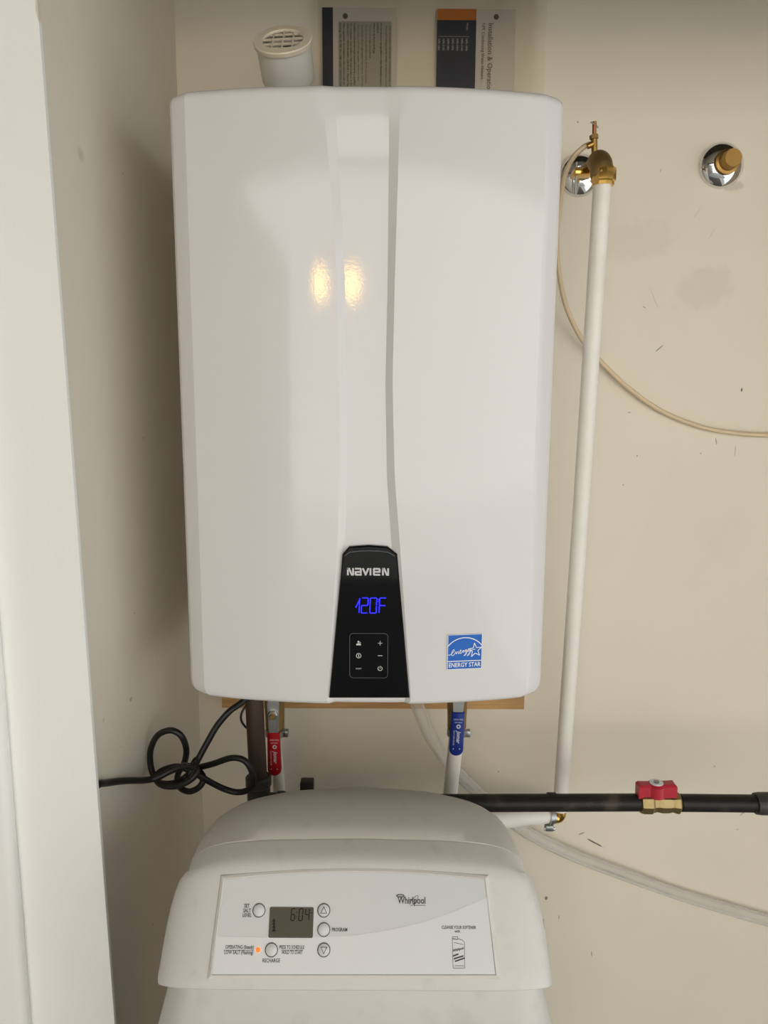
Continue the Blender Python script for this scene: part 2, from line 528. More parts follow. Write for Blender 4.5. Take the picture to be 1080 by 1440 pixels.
def vinyl(name):
    m = bpy.data.materials.new(name)
    m.use_nodes = True
    nt = m.node_tree
    b = nt.nodes['Principled BSDF']
    b.inputs['Base Color'].default_value = (0.76, 0.73, 0.69, 1)
    b.inputs['Roughness'].default_value = 0.12
    tr = nt.nodes.new('ShaderNodeBsdfTransparent'); tr.inputs[0].default_value = (0.97, 0.965, 0.95, 1)
    lw_ = nt.nodes.new('ShaderNodeLayerWeight'); lw_.inputs['Blend'].default_value = 0.45
    rp = nt.nodes.new('ShaderNodeMapRange')
    rp.inputs['To Min'].default_value = 0.20; rp.inputs['To Max'].default_value = 0.72
    mx = nt.nodes.new('ShaderNodeMixShader')
    nt.links.new(lw_.outputs['Facing'], rp.inputs['Value'])
    nt.links.new(rp.outputs['Result'], mx.inputs[0])
    nt.links.new(tr.outputs[0], mx.inputs[1]); nt.links.new(b.outputs[0], mx.inputs[2])
    nt.links.new(mx.outputs[0], nt.nodes['Material Output'].inputs[0])
    return m
M['vinyl'] = vinyl('clear_vinyl')

# ------------------------------------------------------------------ the closet and what is outside it
CEIL = 2.38
def panel_box(name, lo, hi, m, bev=0.0, label=None):
    return struct(box(MB(), lo, hi, bev).build(name, m), label)
panel_box('wall_back', (-0.60, WY, 0), (1.30, WY + .08, CEIL), M['wall'], label='cream painted back wall of the closet with small scuffs')
# side wall leans very slightly inward towards the corner
mb = MB()
mb.add([(-.337, .815, 0), (-.312, WY, 0), (-.312, WY, CEIL), (-.337, .815, CEIL), (-.45, .815, 0), (-.45, WY, 0), (-.45, WY, CEIL), (-.45, .815, CEIL)],
       [(0, 1, 2, 3), (4, 7, 6, 5), (0, 3, 7, 4), (1, 5, 6, 2), (3, 2, 6, 7), (0, 4, 5, 1)])
struct(mb.build('wall_left', M['wall_left'], smooth=False), 'cream painted left side wall of the closet')
panel_box('wall_right', (1.22, .79, 0), (1.30, WY, CEIL), M['wall'])
panel_box('floor', (-1.6, -1.0, -.08), (1.6, WY, 0), M['concrete'])
panel_box('ceiling', (-1.6, -1.75, CEIL), (2.6, WY + .08, CEIL + .08), M['soffit'])
# the frame board is a little out of plumb
xb, xt = -.3185 + .66 * .0150, -.3185 - (CEIL - .66) * .0150
mb = MB()
mb.add([(-.42, .809, 0), (xb, .809, 0), (xb, .815, 0), (-.42, .815, 0), (-.42, .809, CEIL), (xt, .809, CEIL), (xt, .815, CEIL), (-.42, .815, CEIL)],
       [(0, 1, 5, 4), (1, 2, 6, 5), (2, 3, 7, 6), (3, 0, 4, 7), (0, 3, 2, 1), (4, 5, 6, 7)])
struct(mb.build('trim_1', M['jamb'], smooth=False), 'white painted frame board at the left of the closet opening')
struct(box(MB(), (-.56, .790, 0), (-.4165, .812, CEIL), .009, 5).build('trim_2', M['jamb']), 'outer white casing with a rounded edge beside the frame board')
panel_box('wall_front', (-1.6, .80, 0), (-.46, .87, CEIL), M['jamb'])
panel_box('wall_block', (-1.68, -4.2, 0), (-1.6, .87, CEIL), M['light_block'])  # unseen wall added to block light from the left
panel_box('trim_3', (-.385, .772, 1.93), (1.30, .80, CEIL), M['jamb'], .001, 'white header board above the closet opening')
panel_box('ground', (-14, -18, -.16), (14, -1.0, -.08), M['ground'])
panel_box('wall_bounce', (-9, -8.3, -.08), (11, -8.0, 4.4), M['opposite'])  # unseen wall added as a sunlit reflector, gives low frontal light

# ------------------------------------------------------------------ water heater
HX = -0.022
ZB, ZT = 1.068, 1.769
heater = thing('water_heater', (HX, 1.0, ZB), 'large white enamelled wall-mounted tankless water heater with black control panel', 'water heater')
heater_rec = [(130, 452, 470, 547, 563), (200, 460, 474, 547, 561), (300, 468, 480, 546, 558), (400, 474, 485, 545, 555), (540, 477, 488, 542, 552),
              (670, 477, 488, 544, 555), (760, 475, 485, 550, 562), (985, 460, 467, 571, 578)]
rec = []
for r in heater_rec:
    z = at(515, r[0], .882).z
    rec.append((z, [at(x, r[0], .882).x for x in r[1:]]))
rec.sort()
def rec_x(z):
    if z <= rec[0][0]: return rec[0][1]
    for (z0, a), (z1, b) in zip(rec[:-1], rec[1:]):
        if z <= z1:
            t = (z - z0) / (z1 - z0)
            t = t
            return [p + (q - p) * t for p, q in zip(a, b)]
    return rec[-1][1]
HW = 0.2210
def front_y(x):
    u = abs(x - HX) / 0.2
    return 0.880 + 0.022 * u ** 2.3
REC = 0.005
side_prof = [(0.0, 0.0), (0.009, 0.0062), (0.0175, 0.0135), (0.0210, 0.0190), (0.0225, 0.026), (0.0225, 0.10)]  # from the front corner (dx, dy)
FC = HW - 0.0225
zs = []
for k in range(9):
    zs.append(ZB + 0.018 * (1 - cos(pi / 2 * k / 8)))
zm = [ZB + 0.018 + (ZT - ZB - 0.018 - 0.012) * k / 40 for k in range(1, 40)]
zs += zm
for k in range(9):
    zs.append(ZT - 0.012 * (1 - sin(pi / 2 * k / 8)))
rows = []
for z in zs:
    sx = sy = 0.0
    if z < ZB + .018:
        t = (ZB + .018 - z) / .018
        sx = 0.014 * (1 - sqrt(max(0, 1 - t * t)))
    if z < ZB + .008:
        t = (ZB + .008 - z) / .008
        sy = 0.008 * (1 - sqrt(max(0, 1 - t * t)))
    if z > ZT - .012:
        t = (z - (ZT - .012)) / .012
        sx = 0.006 * (1 - sqrt(max(0, 1 - t * t)))
        sy = 0.014 * (1 - sqrt(max(0, 1 - t * t)))
    k = 1 - sx / HW
    a, b, c, d = rec_x(z)
    dep = REC * min(1, max(0.55, (ZT - z) / .06))
    xs = []
    for s in side_prof[::-1]:
        xs.append((HX - FC - s[0], front_y(HX - FC) + s[1]))
    for q in range(1, 13):
        x = HX - FC + (a - HX + FC) * q / 12
        xs.append((x, front_y(x)))
    for q in range(0, 9):
        x = b + (c - b) * q / 8
        xs.append((x, front_y(x) + dep))
    for q in range(0, 13):
        x = d + (HX + FC - d) * q / 12
        xs.append((x, front_y(x)))
    for s in side_prof[1:]:
        xs.append((HX + FC + s[0], front_y(HX + FC) + s[1]))
    rows.append([Vector((HX + (x - HX) * k, y + sy, z)) for x, y in xs])
nc = len(rows[0])
mb = MB()
vs = [p for r in rows for p in r]
fs = []
for i in range(len(rows) - 1):
    for j in range(nc - 1):
        fs.append((i * nc + j, i * nc + j + 1, (i + 1) * nc + j + 1, (i + 1) * nc + j))
fs.append(tuple(range(nc)))
fs.append(tuple((len(rows) - 1) * nc + j for j in range(nc)))
fs.append((0, (len(rows) - 1) * nc, (len(rows) - 1) * nc + nc - 1, nc - 1))
mb.add(vs, fs)
mb.build('front_cover', M['enamel'], heater, angle=14)
box(MB(), (HX - .2130, .985, ZB + .004), (HX + .2130, 1.205, ZT - .004), .006, 3).build('rear_casing', M['casing'], heater)
# mounting flange ears that show at the top corners
box(MB(), (HX - .216, .975, ZT - .006), (HX - .16, .99, ZT + .004), .002).build('mounting_tab', M['casing'], heater)
box(MB(), (HX + .150, .975, ZT - .006), (HX + .213, .99, ZT + .004), .002).build('mounting_tab', M['casing'], heater)

# control panel, a black trapezoid in the channel
PF = Frame((at(519, 870, .8815)), (1, 0, 0), (0, 0, 1))
P = PF.px
top_arc = [P(545, 768.5), P(519, 766.5), P(491, 768.5)]
outl = [P(463, 981), P(576, 981), P(558.5, 779)] + top_arc + [P(482, 779)]
mb = MB()
plate(mb, PF, outl, -0.006, 0.0022, 0.0016)
panel = mb.build('control_panel', M['black_gloss'], heater, smooth=False)
panel['label'] = 'glossy black trapezoid control panel'
mb = MB()
ribbon(mb, PF, [P(485, 781), P(492, 776), P(505, 774.4), P(519, 774), P(533, 774.4), P(545.5, 776), P(555, 781)], .0006, .00235)
mb.build('panel_ridge', M['panel_line'], panel, smooth=False)
# brand lettering, drawn as wide strokes of one height
x0, y0 = P(488, 808.5)
x1, y1 = P(548, 798)
LW, LH = (x1 - x0) / 5.25, (y1 - y0)
st = LH * .23
mb = MB()
def letter(i, strokes, adv=1.0):
    for s in strokes:
        ribbon(mb, PF, [(x0 + (i + u * .64 * adv) * LW, y0 + st / 2 + v * (LH - st)) for u, v in s], st, .0027)
N_ = [[(0, 0), (0, 1)], [(0, 1), (.25, 1), (.75, 0), (1, 0)], [(1, 0), (1, 1)]]
letter(.12, N_)
letter(1.06, [[(0, 1), (.9, 1), (1, .9), (1, 0), (.1, 0), (0, .1), (0, .45), (1, .5)]])
letter(1.98, [[(0, 1), (.5, 0), (1, 1)]])
letter(2.80, [[(.15, 0), (.15, 1)]])
letter(3.30, [[(1, .0), (.1, 0), (0, .1), (0, .9), (.1, 1), (.9, 1), (1, .9), (1, .5), (0, .5)]], 1.1)
letter(4.42, N_)
b_ = mb.build('brand_lettering', M['brand'], panel, smooth=False)
b_['label'] = 'silver brand lettering'
# temperature reading 120 F in blue segments
mb = MB()
th = .0011
bx, by = P(500, 861)
tx, ty = P(500, 839)
H_ = (ty - by)
U = P(501, 850)[0] - P(500, 850)[0]
seven(mb, PF, '1', P(495, 860)[0], by, 10 * U, H_ * .96, th, .0027, .04)
ribbon(mb, PF, [P(500.5, 853), P(505, 844)], th, .0027)
seven(mb, PF, '2', P(508, 860)[0], by, 9 * U, H_ * .96, th, .0027, .04)
seven(mb, PF, '0', P(520, 860)[0], by, 9 * U, H_ * .96, th, .0027, .04)
ring(mb, PF, *P(531.5, 843.5), 1.6 * U, .0006, .0027, 12)
seven(mb, PF, 'F', P(533, 860)[0], by, 9 * U, H_ * .96, th, .0027, .04)
d_ = mb.build('temperature_display', M['led_blue'], panel, smooth=False)
d_['label'] = 'glowing blue temperature digits'
mb = MB()
kx0, ky0 = P(492, 952); kx1, ky1 = P(545.5, 890)
rr = rrect(kx0, ky0, kx1, ky1, .004)
ribbon(mb, PF, rr, .0005, .0026, closed=True)
mb.build('keypad_outline', M['panel_line'], panel, smooth=False)
def button(draw, lab):
    m_ = MB(); draw(m_)
    o = m_.build('button', M['icon'], panel, smooth=False)
    o['label'] = lab
    return o
def plus(m_):
    c = P(534.5, 903.5); ribbon(m_, PF, [(c[0] - 3 * U, c[1]), (c[0] + 3 * U, c[1])], .0006, .0027); ribbon(m_, PF, [(c[0], c[1] - 3 * U), (c[0], c[1] + 3 * U)], .0006, .0027)
def minus(m_):
    c = P(534.5, 921); ribbon(m_, PF, [(c[0] - 3 * U, c[1]), (c[0] + 3 * U, c[1])], .0008, .0027)
def power(m_):
    c = P(534.5, 939)
    ribbon(m_, PF, [(c[0] + 3 * U * sin(a), c[1] + 3 * U * cos(a)) for a in [radians(35 + 290 * k / 16) for k in range(17)]], .0007, .0027)
    ribbon(m_, PF, [(c[0], c[1] + 0.2 * U), (c[0], c[1] + 3.6 * U)], .0007, .0027)
def info(m_):
    c = P(504.5, 921); ring(m_, PF, *c, 3.3 * U, .0007, .0027, 20); ribbon(m_, PF, [(c[0], c[1] - 1.5 * U), (c[0], c[1] + .6 * U)], .0009, .0027); disc(m_, PF, c[0], c[1] + 1.7 * U, .5 * U, .0027, 8)
def tap(m_):
    c = P(504.5, 903.5)
    disc(m_, PF, c[0] - .3 * U, c[1] + 2.1 * U, 1.4 * U, .0027, 10)
    ribbon(m_, PF, [(c[0] - 2.6 * U, c[1] - 2.0 * U), (c[0] + 2.4 * U, c[1] - 2.0 * U)], .0018, .0027)
    ribbon(m_, PF, [(c[0] - 1.5 * U, c[1] - .6 * U), (c[0] + 2.4 * U, c[1] + .4 * U)], .0007, .0027)
    disc(m_, PF, c[0] + 2.4 * U, c[1] + 1.2 * U, .6 * U, .0027, 8)
def reset(m_):
    c = P(504.5, 940); text(m_, PF, 'RESET', c[0], c[1], 1.9 * U, .0027, 'CENTER', 1.15)
button(tap, 'small tap symbol key'); button(plus, 'plus symbol key'); button(info, 'circled information symbol key')
button(minus, 'minus symbol key'); button(reset, 'tiny reset lettering key'); button(power, 'power symbol key')

# blue and white energy sticker
sc_ = at(653, 916, .888)
dx = 1e-3
sl = (front_y(sc_.x + dx) - front_y(sc_.x - dx)) / (2 * dx)
sc_ = at(653, 916, front_y(sc_.x))
SF = Frame(sc_ + Vector((0, -.0004, 0)), (1, sl, 0), (0, 0, 1))
Sx0, Sy0 = SF.px(629, 941.5); Sx1, Sy1 = SF.px(678, 891)
SWd, SHt = Sx1 - Sx0, Sy1 - Sy0
def S(u, v): return (Sx0 + u * SWd, Sy0 + v * SHt)
mb = MB()
plate(mb, SF, [S(0, 0), S(1, 0), S(1, 1), S(0, 1)], -.0006, .0003)
stk = mb.build('energy_sticker', M['blue'], heater, smooth=False)
stk['label'] = 'square blue energy sticker with white print'
mb = MB()
lw1 = .0011
ribbon(mb, SF, [S(.0, 0.005), S(1, 0.005), S(1, .995), S(0, .995)], .0006, .0007, closed=True)
ribbon(mb, SF, [S(0, .235), S(1, .235)], lw1, .0007)
ribbon(mb, SF, [S(.5 + .66 * sin(a), .22 + .69 * cos(a)) for a in [radians(-49 + 98 * k / 24) for k in range(25)]], lw1, .0007)
star = []
for k in range(10):
    a = radians(6 + 36 * k); r = .205 if k % 2 == 0 else .085
    star.append(S(.80 - r * sin(a), .535 + r * cos(a)))
star = star[1:] + star[:1]
ribbon(mb, SF, star, .0009, .0007, closed=True)
script = [(.0, .455), (.07, .455), (.13, .50), (.19, .57), (.17, .60), (.13, .55), (.11, .46), (.15, .43), (.21, .49), (.24, .54), (.25, .47), (.28, .52), (.31, .54), (.31, .48), (.34, .49),
          (.39, .56), (.37, .58), (.35, .51), (.38, .48), (.43, .53), (.45, .57), (.45, .50), (.47, .56), (.51, .56), (.55, .57), (.52, .58), (.50, .52), (.54, .52), (.56, .58), (.54, .45), (.48, .41), (.50, .45), (.58, .53),
          (.60, .58), (.61, .52), (.66, .57), (.67, .60), (.64, .46), (.57, .40), (.60, .45), (.70, .56), (.80, .58)]
sp = catmull([Vector((*S(u, v - .03 + .02 * u), 0)) for u, v in script], 3)
ribbon(mb, SF, [(p.x, p.y) for p in sp], .00065, .0007)
text(mb, SF, 'ENERGY STAR', *S(.5, .065), SHt * .125, .0007, 'CENTER', .80, bold=.012)
mb.build('sticker_print', M['white_print'], stk, smooth=False)

# ------------------------------------------------------------------ board on the wall under the heater
mb = MB()
b0, b1 = at(312, 999, 1.212), at(737, 998, 1.212)
box(mb, (b0.x, 1.212, b1.z), (b1.x, WY, b1.z + .045), .0015)
tag(mb.build('wooden_board', M['wood']), 'long pine mounting board on the wall just under the heater', 'board')

# ------------------------------------------------------------------ vents above the heater
ic = at(398, 58, 1.055)
ax = Vector((-.055, -.72, .69)).normalized()
intake = thing('intake_vent', ic - ax * .20, 'grey-white pipe stub tilted forward with a round grille in its mouth', 'vent pipe')
R0 = .0285
basep = ic - ax * .105
mb = MB()
path = [basep + ax * .06] + [basep + ax * .03, basep]
bend = [basep + Vector((0, .022 * sin(radians(45 * k / 4)) * .6, -.012 * k)) for k in range(1, 4)]
down = Vector((ic.x + .003, bend[-1].y + .004, ZT - .004))
tube(mb, path + bend + [down], R0, 32)
mb.build('pipe', M['pvc'], intake)
mb = MB()
lathe(mb, [(R0 - .003, 0), (R0 - .003, -.046), (R0 + .0052, -.046), (R0 + .006, -.044), (R0 + .006, -.004), (R0 + .006, 0)], ic, ax, 40, cap=False)
mb.build('coupling', M['pvc'], intake)
mb = MB()
lathe(mb, [(.0255, -.006), (.0255, .0015), (.0265, .003), (.0365, .003), (.0375, .0015), (.0370, -.003), (.034, -.004)], ic, ax, 40, cap=False)
rim = mb.build('grille_rim', M['pvc_cream'], intake)
u_ = Vector((1, 0, 0)); u_ = (u_ - ax * u_.dot(ax)).normalized(); v_ = ax.cross(u_)
if v_.z < 0: v_ = -v_
mb = MB()
GF = Frame(ic, u_, v_)
for k in range(-1, 2):
    x = k * .0127; hl = sqrt(.0257 ** 2 - x * x)
    plate(mb, GF, [(x - .0008, -hl), (x + .0008, -hl), (x + .0008, hl), (x - .0008, hl)], -.0012, .0012)
    y = k * .0127
for k in range(4):
    y = -.0185 + k * .0123; hl = sqrt(.0257 ** 2 - y * y)
    plate(mb, GF, [(-hl, y - .0009), (hl, y - .0009), (hl, y + .0009), (-hl, y + .0009)], -.0014, .0009)
mb.build('grille', M['pvc_cream'], intake, smooth=False)
lathe(MB(), [(.0250, -.0165), (.0002, -.0165)], ic, ax, 32).build('pipe_mouth_shade', M['hole'], intake)  # flat dark disc: the shade inside the pipe is put into its colour

# ------------------------------------------------------------------ manuals in clear bags on the wall
MY = 1.226
def film_sheet(mb, fr, x0, y0, x1, y1, c, amp, seed, nx=14, ny=16):
    rnd = random.Random(seed)
    ph = [rnd.uniform(0, 6.28) for _ in range(6)]
    vs, fs = [], []
    for j in range(ny + 1):
        for i in range(nx + 1):
            u, v = i / nx, j / ny
            h = amp * (sin(9 * u + 7 * v + ph[0]) * .6 + sin(17 * u - 11 * v + ph[1]) * .4 + sin(5 * u - 23 * v + ph[2]) * .4)
            e = min(1, 6 * min(u, 1 - u, v + .1, 1 - v))
            vs.append(fr.p(x0 + (x1 - x0) * u, y0 + (y1 - y0) * v, c + h * e + amp))
    for j in range(ny):
        for i in range(nx):
            a = j * (nx + 1) + i
            fs.append((a, a + 1, a + nx + 2, a + nx + 1))
    return mb.add(vs, fs)

F1 = Frame(at(500, 60, MY), (1, 0, 0), (0, 0, 1))
q = F1.px
man1 = thing('manual', (F1.o.x, MY, q(453, 10)[1] + F1.o.z - .27), 'bagged manual with narrow navy strip and dense safety text, beside the grille vent', 'manual')
xL, yT = q(453, 10); xR = q(557.5, 10)[0]; yB = yT - .27
plate(MB(), F1, [(xL, yB), (xR, yB), (xR, yT), (xL, yT)], -.006, -.001).build('booklet', M['paper'], man1, smooth=False)
mb = MB()
plate(mb, F1, [(xL, yB), (q(468, 10)[0], yB), (q(468, 10)[0], yT), (xL, yT)], -.0012, -.0006)
mb.build('navy_strip', M['navy'], man1, smooth=False)
mb = MB()
plate(mb, F1, [(q(475.5, 10)[0], yB + .002), (q(551, 10)[0], yB + .002), (q(551, 10)[0], q(0, 27)[1]), (q(475.5, 10)[0], q(0, 27)[1])], -.0012, -.0006)
mb.build('text_box', M['paper_grey'], man1, smooth=False)
mb = MB(); disc(mb, F1, *q(485.5, 22.5), .0038, -.0005)
mb.build('punched_hole', M['hole'], man1, smooth=False)
lines = [(547.5, 36, 'If the information in this manual is not followed exactly, a fire or explosion', 0),
         (542.5, 36, 'may result causing property damage, personal injury or loss of life', 0),
         (535, 32, 'Do not store or use gasoline or other flammable vapors and liquids', 1), (530.5, 32, 'appliance', 1),
         (525, 32, 'What to do if you smell gas', 1),
         (519.5, 35, 'Do not try to light any appliance', 0), (514, 35, 'Do not touch any electrical switch, do not use any phone', 0),
         (508.5, 35, 'Immediately call your gas supplier from a phone. Follow the', 0), (503, 35, 'If you cannot reach your gas supplier, call the fire dept', 0),
         (497.5, 32, 'Installation and service must be performed by a qualified', 1), (492.5, 32, 'The installation must conform with local codes or, in the', 1),
         (488, 32, 'ANSI Z223.1 / NFPA 54 and/or CSA B149.1, Natural Gas', 1), (482.5, 32, 'When applicable, the installation must conform with the', 1),
         (477.5, 32, 'Housing, Title 24 CFR, Part 3280 and/or CAN/CSA Z240', 1)]
mb = MB()
for x, y, s, bd in lines:
    a, b = q(x, y)
    text(mb, F1, s, a, b, (.0026 if bd else .0024), -.0004, 'LEFT', 1.0, rot=-pi / 2, bold=.022 if bd else .006)
mb.build('lettering', M['ink'], man1, smooth=False)
mb = MB()
film_sheet(mb, F1, q(447, 0)[0], yB - .004, q(611, 0)[0], q(0, -8)[1], .0004, .0011, 3)
mb.build('plastic_bag', M['bag'], man1)

F2 = Frame(at(670, 60, MY), (1, 0, 0), (0, 0, 1))
q = F2.px
xL, yT = q(615, 12); xR = q(726, 12)[0]; yB = yT - .27
man2 = thing('manual', (F2.o.x, MY, yB + F2.o.z), 'bagged installation manual with orange and navy cover band, on the wall above the heater', 'manual')
plate(MB(), F2, [(xL, yB), (xR, yB), (xR, yT), (xL, yT)], -.006, -.001).build('booklet', M['paper'], man2, smooth=False)
xm = q(669.5, 50)[0]
ym = q(640, 28)[1]; yl = q(640, 170)[1]
plate(MB(), F2, [(xL, ym), (xm, ym), (xm, yT), (xL, yT)], -.0012, -.0006).build('orange_band', M['orange'], man2, smooth=False)
plate(MB(), F2, [(xL, yl), (xm, yl), (xm, ym), (xL, ym)], -.0012, -.0006).build('navy_band', M['navy'], man2, smooth=False)
mb = MB(); disc(mb, F2, *q(698, 23.5), .0038, -.0005)
mb.build('punched_hole', M['hole'], man2, smooth=False)
mb = MB()
a, b = q(687, 32); text(mb, F2, 'Installation & Operation Manual', a, b, .0076, -.0004, 'LEFT', .90, rot=-pi / 2)
a, b = q(678, 32); text(mb, F2, 'NPE Condensing Water Heaters', a, b, .0048, -.0004, 'LEFT', .84, rot=-pi / 2)
mb.build('title_lettering', M['ink'], man2, smooth=False)
mb = MB()
a, b = q(656, 32); text(mb, F2, 'Model', a, b, .0030, -.0004, 'LEFT', .9, rot=-pi / 2)
for k, s in enumerate(('NPE-180A', 'NPE-210A', 'NPE-240A', 'NPE-150S', 'NPE-180S', 'NPE-210S', 'NPE-240S')):
    a, b = q(655 - 6.5 * k, 54); text(mb, F2, s, a, b, .0030, -.0004, 'LEFT', .92, rot=-pi / 2)
ribbon(mb, F2, [q(617, 51), q(660, 51.5)], .0004, -.0004)
mb.build('list_lettering', M['grip_print'], man2, smooth=False)
mb = MB()
film_sheet(mb, F2, q(612.5, 0)[0], yB - .004, q(769, 0)[0], q(0, -8)[1], .0004, .0013, 8)
mb.build('plastic_bag', M['bag'], man2)

# ------------------------------------------------------------------ gas line: rusty drop, tee, long black pipe, brass gas cock
GY = 1.02
gt_, gb = at(356, 985, GY), at(364, 1112, GY)
gz = at(700, 1126.5, GY + .01).z
gline = thing('gas_pipe', (gb.x, GY, gz), 'black iron gas pipe with a rusty drop, running behind the softener to the right', 'pipe')
mb = MB()
tube(mb, [(gt_.x, GY, ZB + .003), (gb.x, GY, gz + .02)], .0128, 20)
o = mb.build('rusty_riser', M['rust_pipe'], gline); o['label'] = 'rusty brown upright length of pipe'
mb = MB()
zc = at(364, 1103, GY).z
lathe(mb, [(.013, -.045), (.0165, -.045), (.0165, -.002), (.0185, 0), (.0185, .011), (.0165, .013), (.0135, .013)], (gb.x, GY, zc), (0, 0, 1), 24)
lathe(mb, [(.013, .0), (.0155, .0), (.0155, .024), (.0175, .026), (.0175, .036), (.0155, .038), (.012, .038)], (gb.x, GY, gz), (1, 0, 0), 24)
lathe(mb, [(.0165, -.030), (.010, -.034)], (gb.x, GY, gz), (0, 0, 1), 24)
mb.build('tee_fitting', M['iron'], gline)
mb = MB()
tz = at(340, 994, GY).z
lathe(mb, [(.0128, 0), (.0165, 0), (.0165, .02), (.0128, .02)], (gt_.x, GY, ZB - .018), (0, 0, 1), 8)
mb.build('union_nut', M['iron'], gline)
# long run
xv0, xv1 = at(899, 1130, GY + .01).x, at(957, 1130, GY + .01).x
g2 = GY + .01
def gpt(px): 
    p = at(px, 1126.5 + (px - 700) * .0095, g2); return Vector((p.x, g2, p.z))
mb = MB()
tube(mb, [Vector((gb.x + .03, GY, gz)), gpt(898.5)], .0125, 20)
tube(mb, [gpt(957), gpt(1200)], .0125, 20)
lathe(mb, [(.0128, 0), (.0128, .012)], gpt(770), (1, 0, 0), 16)
mb.build('horizontal_pipe', M['black_pipe'], gline)
mb = MB()
lathe(mb, [(.0125, 0), (.0150, 0), (.0155, .004), (.0160, .006), (.0160, .045), (.0125, .05)], gpt(1062), (1, 0, 0), 24)
mb.build('coupling', M['iron'], gline)
c_ = at(432, 1107, GY)
mb = MB()
box(mb, (c_.x - .0095, GY - .009, gz), (c_.x + .0095, GY + .009, at(432, 1097, GY).z), .002)
lathe(mb, [(.0125, -.035), (.0150, -.033), (.0150, .026), (.0125, .028)], (c_.x, GY, gz + .001), (1, 0, 0), 20)
mb.build('plug_fitting', M['iron'], gline)

gv = thing('gas_valve', gpt(928), 'brass gas cock with a red butterfly handle on the black pipe', 'valve')
mb = MB()
p0 = gpt(899); L_ = (gpt(956) - p0).length
lathe(mb, [(.0125, 0), (.0155, .001), (.0165, .005), (.0165, .016), (.0145, .019), (.0135, .024), (.0150, .030), (.0150, .040), (.0135, .046), (.0158, .052), (.0158, L_ - .003), (.0125, L_)], p0, gpt(956) - p0, 8, hexa=True)
body = mb.build('body', M['gas_brass'], gv, angle=20)
cz_ = gpt(926)
mb = MB()
lathe(mb, [(.008, 0), (.008, .018), (.006, .02)], cz_ + Vector((0, 0, .008)), (0, 0, 1), 16)
mb.build('stem', M['gas_brass'], gv)
# butterfly handle: seen from above and in front
hc = at(923, 1104, g2) + Vector((0, 0, 0))
HF = Frame((hc.x, g2, hc.z), (1, .0, 0.03), (0, 1, 0))
mb = MB()
hl = []
for k in range(28):
    a = 2 * pi * k / 28
    r = .0135
    x, y = r * cos(a), r * sin(a)
    if abs(cos(a)) > .80:
        x = math.copysign(.0275, cos(a)); y = (.0085 if sin(a) > 0 else -.0085) * (1 if abs(sin(a)) > .3 else abs(sin(a)) / .3)
    hl.append((x, y))
plate(mb, HF, hl, -.016, .0035, .003)
h_ = mb.build('butterfly_handle', M['red_paint'], gv, angle=30); h_['label'] = 'red butterfly handle'
mb = MB()
lathe(mb, [(.0095, .003), (.0095, .0045), (.004, .0045), (.003, .002)], HF.o, HF.n, 20)
mb.build('label_disc', M['white_print'], gv)
lathe(MB(), [(.0040, .003), (.0040, .0062), (.0025, .0068)], HF.o, HF.n, 6).build('nut', M['steel'], gv, smooth=False)

